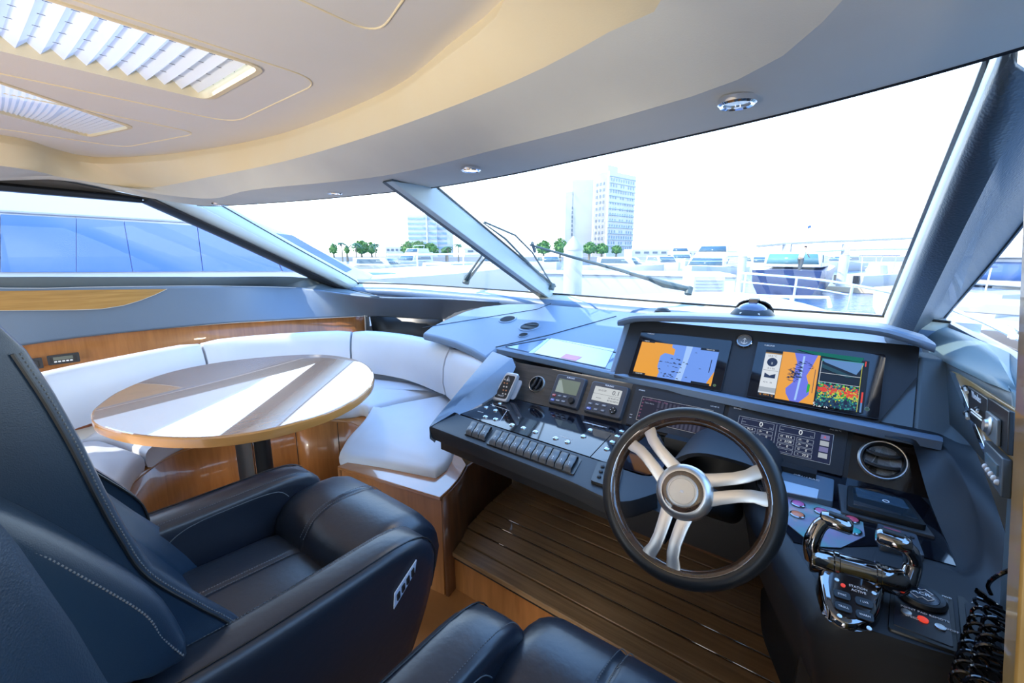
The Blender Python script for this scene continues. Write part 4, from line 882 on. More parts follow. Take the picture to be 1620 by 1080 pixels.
# fit an ellipse
tab = thing('dining_table', (-1.12, 1.06, 0), 'oval lacquered wood dining table on a black pedestal inside the curved settee', 'table')
TU = V((.355, .935, 0)).normalized(); TVv = V((-TU.y, TU.x, 0))
import itertools
mu = [(p-tc).dot(TU) for p in tq]; mv = [(p-tc).dot(TVv) for p in tq]
tc = tc+TU*((max(mu)+min(mu))/2)+TVv*((max(mv)+min(mv))/2); ra, rb = (max(mu)-min(mu))/2, (max(mv)-min(mv))/2
print('table', tc, ra, rb)
tl = cr(tq, 90, True)
def toff(d, z): return [V((p.x, p.y, z))+(tc-V((p.x, p.y, tc.z))).normalized()*d for p in tl]
MB().loft([toff(.012, TZ-.045), toff(.002, TZ-.040), toff(0, TZ-.022), toff(.001, TZ-.006), toff(.006, TZ-.0015)], True).build('edge_band', m_edge, tab)
rt_ = toff(.0055, TZ-.001)
MB().loft([rt_, toff(.012, TZ)], True).add(toff(.012, TZ), [tuple(range(90))]).build('tabletop', m_table, tab, smooth=0)
MB().add(toff(.012, TZ-.045), [tuple(range(89, -1, -1))]).build('underside', m_cherryh, tab, smooth=0)
pc = V((-.72, .86, 0)); pu = V((.8, .6, 0)); pv = V((-.6, .8, 0))
MB().loft([[pc+pu*.085*math.cos(a)+pv*.06*math.sin(a)+V((0, 0, z)) for a in [k*math.pi/16 for k in range(32)]] for z in (0, TZ-.045)], True, True).build('pedestal', m_plastic, tab)
ps = atZ(404, 683, .60); ps2 = pc+V((.072, -.018, 0))
MB().tube([V((ps2.x, ps2.y-.012, .0)), V((ps2.x, ps2.y-.012, TZ-.05))], .005, 8).build('steel_strip', m_chrome, tab)
MB().lathe([(.17, 0), (.17, .012), (.12, .02)], pc, (0, 0, 1), 32).build('foot_plate', m_alu, tab)
# ---- planked step in front of the helm
st = thing('footrest_step', (.95, 1.5, 0), 'raised footrest step of dark wooden planks under the helm console', 'step')
ys = [1.245, 1.33, 1.425, 1.52, 1.60, 1.69, 1.78, 1.86, 1.95]
pl_ = MB(); X0 = lambda y: .27-(y-1.25)*.22
for i in range(len(ys)-1):
    a, b = ys[i]+.004, ys[i+1]-.004
    MB().prism([V((X0(a), a, .2)), V((1.75, a, .2)), V((1.75, b, .2)), V((X0(b), b, .2))], (0, 0, -.025)).build('plank', m_teak, st, bev=.003, seg=1)
for y in (1.425, 1.52, 1.60):
    MB().tube([V((X0(y)+.09, y, .2005)), V((1.75, y, .2005))], .0022, 6).build('steel_strip', m_chrome, st)
MB().prism([V((.24, 1.26, .178)), V((1.75, 1.26, .178)), V((1.75, 1.95, .178)), V((.12, 1.95, .178))], (0, 0, -.02)).build('carcass', m_plastic, st)
MB().box(.30, 1.262, 0, 1.75, 1.28, .165).build('riser', m_cherry, st)
rs = thing('kick_panel', (.9, 1.95, .2), 'cherry wood kick panel with a slot and louvre at the back of the footrest step', 'panel')
MB().box(.12, 1.95, .2, 1.7, 1.97, .62).build('board', m_shadewood, rs)
MB().box(.30, 1.944, .40, 1.02, 1.952, .425).build('slot', m_plastic, rs)
b = MB(); fr_ = Fr((0, 1.95, 0), (1, 0, 0), (0, 0, 1))
fr_.ring(b, (1.10, .26, 1.62, .54), .012, 0, .008, .004); b.build('louvre_frame', m_shadewood, rs)
MB().box(1.11, 1.949, .27, 1.61, 1.9495, .53).build('louvre_back', m_plastic, rs)
for k in range(9):
    z = .283+k*.029; MB().obox((1.112, 1.9494, z), (.496, 0, 0), (0, -.012, .012), (0, -.002, .006)).build('louvre_slat', m_shadewood, rs)
# ================================================================== leather helm chairs
def make_chair():
    t = thing('helm_chair', (.335, .4, 0), 'navy leather companion chair beside the oval table with white switch plate on its side', 'chair')
    X0, X1 = .075, .565; XS = .275
    def shell(prof_fn, xs, name, m, par=t):
        return MB().loft([prof_fn(x) for x in xs], True, True).build(name, m, par, smooth=60)
    def frac(x): return (x-X0)/(X1-X0)
    def seat(x):
        f = frac(x); e = min(f, 1-f); rnd = .03*max(0, 1-e/.10)**2; sm = .006*math.exp(-((x-XS)/.008)**2); bul = .014*math.sin(math.pi*f)
        return [V((x, y, z-rnd*(1 if z > .5 else 0)-(sm if z > .55 else 0)+(bul if z > .55 else 0))) for y, z in ((.16, .42), (.14, .56), (.20, .600), (.32, .600), (.45, .592), (.56, .585), (.62, .57), (.62, .42))]
    xs = sorted(set([X0+(X1-X0)*k/22 for k in range(23)]+[XS+d for d in (-.016, -.008, 0, .008, .016)]))
    sc_ = shell(seat, xs, 'seat_cushion', m_navy2)
    B0, B1 = .055, .585
    def bol(x):
        f = (x-B0)/(B1-B0); e = min(f, 1-f); rnd = max(0, 1-e/.13)**2; sm = .006*math.exp(-((x-XS)/.008)**2)
        pr = ((.60, .44), (.585, .56), (.600, .615), (.640, .668), (.69, .692), (.76, .700), (.83, .694), (.885, .672), (.925, .62), (.935, .55), (.915, .46))
        cy, cz = .76, .57
        return [V((x, cy+(y-cy)*(1-.10*rnd), cz+(z-cz)*(1-.20*rnd)-(sm if z > .6 else 0)+.008*math.sin(math.pi*f))) for y, z in pr]
    xs = sorted(set([B0+(B1-B0)*k/26 for k in range(27)]+[XS+d for d in (-.016, -.008, 0, .008, .016)]))
    bo = shell(bol, xs, 'thigh_bolster', m_navy2)
    def stitch(pts, name, par, r=.0013, m=m_stitch, dash=True, L=.007):
        n = max(int(sum((pts[i+1]-pts[i]).length for i in range(len(pts)-1))/L), 4); c = cr(pts, n*2); b = MB()
        for i in range(n): b.tube([c[i*2], c[i*2+1]], r, 4)
        o = b.build(name, m, par); o['kind'] = 'stuff'; return o
    for d in (-.010, .010):
        stitch([V((XS+d, y, z+.010)) for y, z in ((.22, .604), (.32, .606), (.45, .598), (.55, .591))], 'stitching', sc_)
        stitch([V((XS+d, y, z+.009)) for y, z in ((.60, .620), (.640, .671), (.69, .695), (.76, .702), (.83, .696), (.885, .674), (.92, .63))], 'stitching', bo)
    # arms: side panels with a padded top
    def arm(s):
        xi, xo = (.595, .715) if s > 0 else (.075, -.065)
        out = [(-.12, .22), (-.16, .60), (-.05, .74), (.10, .765), (.30, .755), (.52, .752), (.68, .750), (.76, .728), (.80, .67), (.795, .60), (.76, .50), (.68, .36), (.56, .22)]
        o = cr([V((0, y, z)) for y, z in out], 54, True)
        c = sum(o, V((0, 0, 0)))/54
        def lay(x, d, lift=0): return [V((x, p.y, p.z+lift))+(c-p).normalized()*d for p in o]
        sg = 1 if s > 0 else -1
        rings = [lay(xi, .06), lay(xi-sg*.002, .022), lay(xi+sg*.010, .006), lay(xi+sg*.030, .0), lay(xi+sg*.075, .0), lay(xo-sg*.022, .004), lay(xo-sg*.004, .020), lay(xo, .05), lay(xo, .09)]
        a = MB().loft(rings, True, True).build('armrest', m_navy2, t, smooth=70)
        top = [(-.02, .742), (.10, .767), (.30, .757), (.52, .754), (.68, .751), (.755, .732), (.795, .68)]
        stitch([V((xi+sg*.020, y-.0, z-.002)) for y, z in top], 'stitching', a, .001)
        MB().tube(cr([V((xo-sg*.020, y, z-.004)) for y, z in top+[(.80, .62), (.78, .55)]], 40), .0022, 5).build('piping', m_plastic, a)
        if s < 0:
            MB().tube(cr([V((xi-.001+.002, y, z)) for y, z in ((.24, .64), (.34, .715), (.50, .725), (.62, .715), (.66, .68))], 30), .0016, 5).build('piping', m_stitch, a)
        return a
    ar = arm(1); arm(-1)
    # white switch plate on the outer right side
    q = [atX(658, 884, .7165), atX(655, 905, .7165), atX(622, 963, .7165), atX(623, 938, .7165)]
    sp_ = MB().prism(q, (.004, 0, 0)).build('switch_plate', mat('plate_blue_white', (.40, .50, .66), .35), ar, bev=.001); sp_['label'] = 'pale blue white switch plate with four dark keys'
    c = sum(q, V((0, 0, 0)))/4; d = ((q[0]+q[1])/2-(q[2]+q[3])/2)
    b = MB()
    for k in range(4): p = c+d*((k-1.5)*.22)+V((.004, 0, 0)); b.obox(p-d*.06+V((0, 0, -.009)), d*.12, V((0, 0, .018)), V((.004, 0, 0)))
    b.build('key', m_plastic, ar)
    # backrest
    FRB = [(.385, .56), (.355, .63), (.295, .75), (.245, .83), (.175, .95), (.148, 1.05), (.132, 1.13), (.115, 1.23), (.096, 1.32), (.075, 1.40), (.03, 1.49)]
    def bk(x):
        f = (x-.03)/(.61-.03); e = min(f, 1-f); dip = .055*min(1, max(0, (e-.05)/.10)); rd = .028*max(0, 1-e/.05)**2
        return [V((x, y-dip-rd, z)) for y, z in FRB]+[V((x, -.08, 1.49)), V((x, -.14, 1.30)), V((x, -.14, 1.0)), V((x, -.10, .7)), V((x, -.05, .52)), V((x, .22, .50))]
    ba = shell(bk, sorted([.03+.58*k/36 for k in range(37)]+[.033, .036, .041, .599, .604, .607]), 'backrest', m_navy)
    for x in (.607, .033):
        stitch([V((x, y-.012, z)) for y, z in FRB[1:-1]], 'stitching', ba, .0016)
        MB().tube(cr([V((x+(.003 if x > .3 else -.003), y-.020, z)) for y, z in FRB[1:-1]], 40), .003, 5).build('seam', m_plastic, ba)
    # outer shell wings hugging the sides of the backrest
    for sgn in (1, -1):
        xa = .612 if sgn > 0 else .028; th = .072*sgn
        if sgn > 0: prof = [(-.22, .45), (-.24, .90), (-.22, 1.42), (-.07, 1.38), (-.01, 1.22), (.035, 1.15), (.095, 1.05), (.155, .935), (.18, .86), (.19, .79), (.165, .775), (.11, .80), (.07, .74), (.05, .45)]
        else: prof = [(-.22, .45), (-.24, .90), (-.22, 1.42), (-.07, 1.38), (.0, 1.25), (.06, 1.15), (.13, 1.05), (.20, .95), (.265, .84), (.28, .76), (.26, .70), (.18, .62), (.05, .45)]
        o = [V((0, y, z)) for y, z in prof]; o = cr(o, 72, True); c = V((0, -.05, .9))
        def lay(x, d): return [V((x, p.y, p.z))+(c-p).normalized()*d for p in o]
        rings = [lay(xa, .0), lay(xa+th*.25, .0), lay(xa+th*.65, .002), lay(xa+th*.88, .012), lay(xa+th, .035), lay(xa+th, .08)]
        wg = MB().loft(rings, True, True).build('side_wing', m_navy, t, smooth=70)
        if sgn > 0: stitch([V((xa+th*.97, y, z)) for y, z in ((-.05, 1.30), (-.02, 1.19), (.05, 1.075), (.13, .93), (.15, .86), (.175, .80))], 'stitching', wg, .0018)
        else: MB().tube(cr([V((xa-.006+.012, y, z)) for y, z in ((.0, 1.24), (.06, 1.14), (.13, 1.04), (.20, .94), (.262, .84), (.276, .77))], 30), .0035, 6).build('piping', m_plastic, wg)
    MB().box(.06, -.06, .36, .60, .72, .44).build('seat_pan', m_plastic, t, bev=.02)
    MB().lathe([(.20, 0), (.20, .02), (.09, .04), (.07, .06), (.07, .38)], (.335, .32, 0), (0, 0, 1), 28).build('pedestal', m_satin, t)
    return t
chair = make_chair()
chair['group'] = 'navy helm chairs'
ch2 = dup(chair, (1.035, -.085, 0), 'navy leather helm chair in front of the steering wheel, cut off by the bottom edge', 'navy helm chairs')
# ================================================================== small things on the console and about the cabin
# compass on the hood
t = thing('compass', atY(1190, 503, 2.1), 'black domed compass standing on the screen hood', 'compass')
cc = atY(1190, 500, 2.12); cc.z = 1.262
MB().lathe([(.085, 0), (.09, .012), (.085, .03), (.07, .05), (.055, .058)], cc, (0, 0, 1), 32).build('base', m_plastic, t)
MB().loft([[cc+V((r_*math.cos(a), r_*math.sin(a)*.9, h_)) for a in [math.radians(20+k*14) for k in range(11)]] for r_, h_ in ((.084, .03), (.078, .055), (.064, .074), (.045, .085), (.024, .09))]).build('hood', m_plastic, t, solid=.006)
MB().ball(cc+V((0, -.01, .04)), .062, .062, .042, 24, 12).build('dome', mat('compass_dome', (.03, .05, .12), .03, coat=1.0), t)
MB().lathe([(.052, 0), (.052, .014), (.046, .016)], cc+V((0, -.038, .036)), (0, -.6, .8), 24).build('card', m_plastic, t)
for k in range(5): MB().obox(cc+V((-.038+k*.017, -.072, .03)), (.007, 0, 0), (0, .002, .012), (0, -.001, 0)).build('card_mark', m_paint, t)
MB().box(cc.x-.018, cc.y-.02, cc.z+.078, cc.x+.018, cc.y+.04, cc.z+.096).build('lamp_cap', m_plastic, t, bev=.003)
# small dark dome behind the hood
p = dk(1048, 495); t = thing('demister_outlet', p, 'small black dome on the dash behind the left end of the hood', 'outlet')
MB().lathe([(.045, -.02), (.045, .015), (.03, .03), (.0, .034)], p, (0, 0, 1), 24).build('dome', m_plastic, t); MB().lathe([(.05, -.02), (.05, .006), (.044, .008)], p, (0, 0, 1), 24).build('rim', m_satin, t)
# round grilles in the dash deck
FDK = Fr(DECK_P, (1, 0, 0), (0, 1, .275))
for (x, y, r_, lab, slat) in ((803, 505, .052, 'round speaker grille in the blue dash deck, farthest from the console edge', 9), (838, 516.5, .060, 'large open round air outlet in the blue dash deck, middle of three', 2), (828, 530, .028, 'small round grille in the blue dash deck, nearest the chart pocket', 6)):
    a, b_ = FDK.px(x, y); t = thing('dash_grille', FDK.pt(a, b_, 0), lab, 'grille', 'round grilles in the dash deck')
    b = MB(); FDK.disc(b, a, b_, [(r_*1.25, .0), (r_*1.22, .004), (r_*1.02, .005), (r_, .001), (r_, -.002)], 32); b.build('ring', m_dash, t)
    b = MB(); FDK.disc(b, a, b_, [(r_, .0005), (r_, .001), (0, .001)], 32); b.build('well', m_plastic, t)
    b = MB()
    for k in range(slat):
        u = (k-(slat-1)/2)*r_*1.8/slat; h_ = math.sqrt(max(r_*r_-u*u, 0))*.96
        b.obox(FDK.pt(a+u-r_*.3/slat, b_-h_, .001) if slat > 2 else FDK.pt(a-h_, b_+u-r_*.15, .001), FDK.u*(r_*.6/slat) if slat > 2 else FDK.u*(2*h_), FDK.v*(2*h_) if slat > 2 else FDK.v*(r_*.25), FDK.n*.003)
    b.build('grille_bars', m_satin, t)
# chart pocket with papers
pk = [dk(*p) for p in ((800, 549), (868, 536.5), (975, 559), (975, 588), (960, 584))]
t = thing('chart_tray', sum(pk, V((0, 0, 0)))/5, 'shallow clear chart tray let into the dash deck left of the hood', 'tray')
MB().prism([p+V((0, 0, .001)) for p in pk], FDK.n*.003).build('tray_floor', mat('tray_perspex', (.20, .30, .46), .06, coat=1.0), t)
MB().tube([p+FDK.n*.005 for p in (pk[0], pk[1], pk[2])], .003, 5).build('tray_edge', m_plastic, t)
def sheet(name, q, d, m, lab, cat, grp=None):
    o = MB().prism([dk(x, y)+FDK.n*d for x, y in q], FDK.n*.0012).build(name, m); tag(o, lab, cat, grp); return o
sheet('paper_chart', [(872, 536.5), (972, 554), (958, 583), (845, 560)], .006, mat('paper_white', (.80, .80, .76), .6), 'large white paper chart lying in the chart tray', 'paper')
sheet('paper_chart', [(866, 537), (871, 536.5), (844, 560), (836, 559.5)], .0055, mat('paper_blue', (.55, .66, .80), .5), 'pale blue folded paper edge beside the white chart', 'paper')
sheet('sticky_note', [(896, 562), (921, 567), (911, 573), (887, 568)], .009, mat('note_pink', (.75, .33, .48), .7), 'pink note lying on the white paper chart', 'note')
# ---------------------------------------------------------------- pod devices
FP = FD
def slab4(px4, d0, d1, rad=.006, grow=0): 
    q = [FP.pt(*FP.px(*p, d1), 0) for p in px4]; c = sum(q, V((0, 0, 0)))/4; q = [p+(p-c).normalized()*grow for p in q]; q = roundq(q, rad, 4)
    return MB().loft([[p+FP.n*d0 for p in q], [p+FP.n*(d1-.002) for p in q], [c+(p-c)*.985+FP.n*d1 for p in q]], True, True)
t = thing('stabiliser_panel', FP.pt(*FP.px(1280, 770), 0), 'grey stabiliser control panel with pale display right of the steering wheel rim', 'control panel')
qa = ((1222, 732), (1320, 758), (1318, 793), (1215, 769))
slab4(qa, .0, .022).build('housing', mat('panel_slate', (.10, .15, .20), .3), t, bev=.002)
slab4(((1228, 757), (1296, 774), (1293, 788), (1222, 773)), .021, .0235, .002).build('display', mat('pale_display', (.45, .56, .66), .12), t)
Fa = Fr(FP.pt(*FP.px(1276, 755, .0235), 0), FP.pt(*FP.px(1318, 759.5), 0)-FP.pt(*FP.px(1222, 733.5), 0), (0, 1, 0)); Fa = Fr(Fa.o, Fa.u, (Fa.u.cross(V((0, 0, 1)))*-1))
text('maker_name', 'ABT·TRAC', Fa, 0.0, 0.0, .0242, .015, m_paint, t)
t = thing('tablet_display', FP.pt(*FP.px(1400, 800), 0), 'black tablet display in a carbon textured holder below the large round vent', 'display')
m_carb = mat('carbon_texture', (.05, .055, .06), .4, bump=('vor', 900, .5))
slab4(((1325, 764), (1437, 792), (1480, 849), (1331, 810)), .0, .010, .004).build('holder', m_carb, t)
slab4(((1341, 766), (1436, 789), (1468, 832), (1340, 800)), .008, .026, .012).build('tablet', m_plastic, t)
slab4(((1349, 770), (1429, 789), (1456, 823), (1350, 797)), .0255, .0268, .004).build('screen', mat('tablet_glass', (.02, .03, .04), .03, coat=1.0), t)
slab4(((1352, 770), (1428, 789), (1440, 806), (1356, 785)), .0267, .0272, .003).build('picture', mat('tablet_picture', (.05, .09, .13), .05, coat=1.0), t)
b = MB(); c = FP.px(1399, 806); b.tube(arc(FP.pt(*c, .0273), .007, 0, 360, 25)[:-1], .0012, 5, closed=True); b.build('home_ring', m_paint, t)
t = thing('keypad_unit', FP.pt(*FP.px(1420, 850), 0), 'small dark keypad unit behind the right throttle lever', 'control panel')
slab4(((1388, 827), (1450, 845), (1463, 879), (1392, 862)), .0, .016, .004).build('housing', mat('keypad_slate', (.05, .065, .085), .35), t)
slab4(((1398, 832), (1425, 840), (1426, 846), (1398, 838)), .0155, .0168, .002).build('label', mat('label_red', (.30, .08, .12), .4), t)
for i in range(4):
    b = MB(); FP.disc(b, *FP.px(1402+i*13, 849+i*3.4), [(.005, .015), (.005, .019), (0, .0195)], 10); b.build('key', m_satin, t)
cols = ((1262, 800, (.55, .12, .32), 'pink'), (1261, 817, (.75, .22, .10), 'orange'), (1299, 812, (.55, .14, .30), 'dusky pink'), (1347, 825, (.65, .07, .13), 'red'), (1350, 843, (.03, .38, .36), 'teal'))
m_desk = mat('panel_sky_reflection', (.16, .40, .38), .12, var=(9, (.36, .26, .44)), coat=1.0)  # sky reflected in the black glass, painted into the base colours
t = thing('engine_start_panel', FP.pt(*FP.px(1300, 820), 0), 'glossy black panel with painted blue green sky reflection and five coloured round engine buttons beside the throttle', 'control panel')
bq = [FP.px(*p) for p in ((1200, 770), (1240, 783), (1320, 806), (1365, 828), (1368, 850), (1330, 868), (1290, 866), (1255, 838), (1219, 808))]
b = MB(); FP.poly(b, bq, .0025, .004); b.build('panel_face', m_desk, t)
for (x, y, c_, nm) in cols:
    b = MB(); FP.disc(b, *FP.px(x, y), [(.0185, .004), (.0185, .008), (.0155, .0095), (.015, .008)], 24); k_ = b.build('button', m_dchrome, t)
    b = MB(); FP.disc(b, *FP.px(x, y), [(.0148, .006), (.0148, .0095), (.008, .0115), (0, .012)], 20); o = b.build('cap', mat('button_'+nm.replace(' ', '_'), c_, .3), k_); o['label'] = nm+' button cap'
p = FP.pt(*FP.px(1216, 800), .003); k_ = MB().lathe([(.015, 0), (.015, .012), (.011, .014), (.011, .030), (.013, .034), (.006, .05), (.004, .062), (0, .064)], p, (0, -.1, 1), 20).build('ignition_key', m_chrome, t)
# throttle
t = thing('throttle_control', FP.pt(*FP.px(1350, 930), 0), 'polished dark chrome twin lever engine throttle on the right of the console', 'throttle')
uq = [(1306, 893), (1391, 917), (1393, 950), (1384, 974), (1364, 987), (1338, 987), (1316, 972), (1304, 948)]
kA, kB, kC = atZ(1306, 890, .872), atZ(1391, 914, .872), atZ(1350, 987, .834); kN = (kB-kA).cross(kC-kA).normalized(); kN = kN if kN.z > 0 else -kN
q = [onpl(*p, kA, kN) for p in uq]; c = sum(q, V((0, 0, 0)))/8; qs = cr(q, 40, True)
MB().loft([[V((c.x+(p.x-c.x)*1.10, c.y+(p.y-c.y)*1.06, .822)) for p in qs], [c+(p-c)*1.06-kN*.012 for p in qs], [c+(p-c)*1.0-kN*.002 for p in qs], [c+(p-c)*.90 for p in qs]], True, True).build('base', m_dchrome, t, smooth=70)
q2 = cr([c+(p-c)*.76 for p in q], 40, True)
MB().loft([[p+kN*h_ for p in q2] for h_ in (-.001, .0025)], True, True).build('keypad', m_glossb, t)
Fk = Fr(c+kN*.0027, (q[1]-q[0]), kN.cross(q[1]-q[0]))
text('key_text', 'STATION', Fk, .012, .036, .001, .0075, m_paint, t); text('key_text', 'ACTIVE', Fk, .012, .027, .001, .0075, m_paint, t)
for i, (u, v, s) in enumerate(((-.018, .006, 'SYNC'), (.018, .004, '1 LVR'), (-.018, -.022, 'TROLL'), (.016, -.026, 'WARM'))):
    b = MB(); Fk.plate(b, (u-.014, v-.009, u+.014, v+.009), 0, .003, .005); kk = b.build('key', m_plastic, t); text('key_text', s, Fk, u, v, .0032, .0058, m_paint, t)
for u, v, m in ((-.024, .040, m_paint), (.038, .034, m_paint), (-.026, -.044, m_paint), (.020, -.050, m_paint), (-.014, .031, e_rd)):
    b = MB(); Fk.disc(b, u, v, [(.0042, 0), (.0042, .002), (0, .0025)], 12); b.build('screw' if m == m_paint else 'indicator', m_alu if m == m_paint else m, t)
bl_, br_ = atZ(1290, 884, .868), atZ(1424, 921, .868); ax = (br_-bl_).normalized()
MB().lathe([(.022, -.012), (.029, -.010), (.029, 0), (.027, .004), (.027, .030), (.030, .032), (.030, .040), (.027, .042), (.027, (br_-bl_).length*.70), (.030, (br_-bl_).length*.71), (.030, (br_-bl_).length*.75), (.027, (br_-bl_).length*.76), (.028, (br_-bl_).length), (.020, (br_-bl_).length+.012)], bl_, ax, 28).build('barrel', m_dchrome, t)
q = [bl_+ax*(br_-bl_).length*f for f in (.15, .82)]
MB().loft([[q[0]+V((0, -.022, -.01)), q[1]+V((0, -.022, -.01)), q[1]+V((0, .03, -.01)), q[0]+V((0, .03, -.01))], [q[0]+V((0, -.035, -.05)), q[1]+V((0, -.035, -.05)), q[1]+V((0, .05, -.05)), q[0]+V((0, .05, -.05))]], True, True).build('neck', m_dchrome, t)
def lever(pts, h0, h1, lab):
    L_ = MB().tube(cr(pts, 14), [.018-.004*i/13 for i in range(14)], 12).build('lever', m_dchrome, t)
    a, b2 = h0, h1; d = (b2-a); s = V((0, 0, 1)).cross(d).normalized()
    MB().loft([[a+d*f+s*(w_*math.cos(k*math.pi/8))+V((0, 0, hh*math.sin(k*math.pi/8))) for k in range(16)] for f, w_, hh in ((-.14, .010, .008), (-.09, .018, .014), (.1, .021, .017), (.9, .021, .016), (1.0, .017, .012))], True, True).build('handle', m_dchrome, t)
    MB().loft([[a+d*f+s*(.009*math.cos(k*math.pi/8))+V((0, 0, .0165+.004*math.sin(k*math.pi/8))) for k in range(9)] for f in (.15, .85)]).build('grip_pad', m_plastic, t)
hz = .955
lever([bl_+V((-.004, .0, .0)), atZ(1284, 858, .905), atZ(1296, 832, .94), atZ(1312, 822, hz)], atZ(1303, 819, hz), atZ(1349, 835, hz-.004), 'left')
lever([br_+V((.01, 0, 0)), atZ(1444, 893, .90), atZ(1440, 872, .935), atZ(1425, 861, hz)], atZ(1436, 862, hz), atZ(1386, 846, hz+.002), 'right')
# searchlight panel
t = thing('searchlight_control', FP.pt(*FP.px(1455, 970), 0), 'square black searchlight control with round pad and cross badge right of the throttle', 'control panel')
qa = [(1410, 912), (1507, 944), (1517, 1033), (1405, 993)]
def q4(u, v): 
    a = [FP.pt(*FP.px(*p), 0) for p in qa]; return a[0].lerp(a[1], u).lerp(a[3].lerp(a[2], u), v)
slab4(qa, 0, .008, .006).build('plate', m_plastic, t); slab4([(1417, 920), (1500, 947), (1509, 1024), (1413, 987)], .008, .0095, .004).build('face', mat('face_blueblack', (.015, .02, .03), .3), t)
cc = q4(.47, .33)
MB().lathe([(.041, .008), (.043, .014), (.038, .020), (.030, .018), (.028, .012)], cc, (0, 0, 1), 36).build('pad_ring', m_plastic, t); MB().lathe([(.029, .01), (.029, .018), (.02, .020), (0, .0205)], cc, (0, 0, 1), 30).build('pad', mat('pad_blue', (.02, .03, .05), .25), t)
Fc = Fr(cc+V((0, 0, .0206)), q4(1, .3)-q4(0, .3), V((0, 0, 1)).cross(q4(1, .3)-q4(0, .3)))
def cross(s): return [(-.10*s, .62*s), (.26*s, .30*s), (.62*s, .62*s), (.98*s, .26*s), (.74*s, .0), (1.0*s, -.3*s), (.60*s, -.66*s), (.22*s, -.36*s), (-.22*s, -.66*s), (-.60*s, -.3*s), (-.98*s, -.34*s), (-.74*s, .0), (-1.0*s, .26*s), (-.62*s, .62*s), (-.26*s, .30*s)]
o_ = cr([Fc.pt(a, b_, .0004) for a, b_ in [(math.cos(math.radians(k*45+22.5+d_))*r_, math.sin(math.radians(k*45+22.5+d_))*r_) for k in range(8) for d_, r_ in ((0, .019 if k % 2 else .0125),)]], 9, True)
xs_ = []
for k in range(4):
    for da, rr in ((-22, .021), (22, .021), (45, .012)): a = math.radians(45+90*k+da); xs_.append(Fc.pt(rr*math.cos(a), rr*math.sin(a), .0006))
MB().tube(xs_, .0009, 4, closed=True).build('badge_outline', m_paint, t); text('badge_text', 'ACR', Fc, 0, 0, .0006, .014, m_paint, t)
text('print', 'FWD', Fc, .046, .034, -.010, .007, m_paint, t); text('print', 'POINT PAD REMOTE', Fc, .0, -.052, -.010, .008, m_paint, t); text('print', 'SPEED', Fc, -.022, -.078, -.010, .008, m_paint, t); text('print', 'ON/OFF', Fc, .032, -.076, -.010, .008, m_paint, t)
for u, v, m, nm in ((.25, .70, m_alu, 'button'), (.50, .73, e_rd, 'indicator'), (.75, .76, m_alu, 'button')): MB().lathe([(.0085, .009), (.0085, .0125), (.004, .0135), (0, .0135)], q4(u, v), (0, 0, 1), 14).build(nm, m, t)
# radio panel and coiled cord
t = thing('radio_panel', FP.pt(*FP.px(1545, 990), 0), 'black panel behind the coiled radio cord', 'control panel')
slab4([(1514, 940), (1600, 968), (1600, 1060), (1524, 1036)], 0, .008, .005).build('plate', m_plastic, t)
slab4([(1526, 952), (1590, 973), (1590, 1040), (1534, 1022)], .008, .010, .004).build('face', m_satin, t)
text('print', 'A/V', Fr(FP.pt(*FP.px(1541, 961), .0105), Fc.u, Fc.v), 0, 0, 0, .008, m_paint, t)
cd = thing('coiled_cord', atZ(1560, 1000, .87), 'black coiled radio cord hanging at the right edge of the console', 'cord')
def coil(path, r_, turns, nm='coil'):
    P_ = cr(path, 200); pts = []; N = turns*14
    for i in range(N+1):
        s = i/N*199; j = min(int(s), 198); p = P_[j].lerp(P_[j+1], s-j); tg = (P_[j+1]-P_[j]).normalized(); a = tg.orthogonal().normalized(); b2 = tg.cross(a); th = 2*math.pi*turns*i/N
        pts.append(p+a*(r_*math.cos(th))+b2*(r_*math.sin(th)))
    MB().tube(pts, .0032, 6).build(nm, m_gloss, cd)
coil([atZ(1567, 938, .90), atZ(1560, 975, .87), atZ(1545, 1020, .86), atZ(1528, 1085, .85)], .019, 9)
coil([atZ(1582, 950, .91), atZ(1578, 990, .88), atZ(1566, 1040, .87), atZ(1552, 1095, .86)], .019, 8)
MB().tube(cr([atZ(1568, 940, .90), atZ(1563, 925, .92), atZ(1575, 912, .95), atZ(1600, 900, .97)], 14), .0035, 6).build('lead', m_gloss, cd)
# ---------------------------------------------------------------- starboard wall radios on a golden veneer inlay
XW = 1.90
FWl = Fr((XW, 0, 0), (0, -1, 0), (0, 0, 1))
inl = [atX(*p, XW) for p in ((1508, 587), (1517, 590), (1612, 648), (1612, 800), (1571, 731))]
t = thing('veneer_inlay', inl[0].lerp(inl[4], .5), 'golden veneer inlay with bright steel edge on the starboard wall under the side window', 'panel')
MB().prism(inl, (-.006, 0, 0)).build('veneer', m_burl, t, bev=.001); MB().prism([inl[0], atX(1518, 592, XW), atX(1574, 724, XW), inl[4]], (-.010, 0, 0)).build('steel_edge', m_chrome, t, bev=.001)
def wbox(px4, lab, cat, name, d=.009, m=None):
    q = [atX(*p, XW-.006) for p in px4]; c = sum(q, V((0, 0, 0)))/4; t = thing(name, c, lab, cat, 'instruments on the starboard wall')
    MB().prism(q, (-d, 0, 0)).build('housing', m or m_plastic, t, bev=.002); return t, [p+V((-d, 0, 0)) for p in q]
def qq(q, u, v): return q[0].lerp(q[1], u).lerp(q[3].lerp(q[2], u), v)
t, q = wbox(((1538, 611), (1571, 632), (1570, 689), (1541, 664)), 'black radio plate with script badge, forward of the round knob unit', 'radio', 'wall_radio')
text('maker_name', 'Rhodes', Fr(qq(q, .5, .16), q[1]-q[0], q[0]-q[3]), 0, 0, -.0015 if False else .001, .03, m_paint, t)
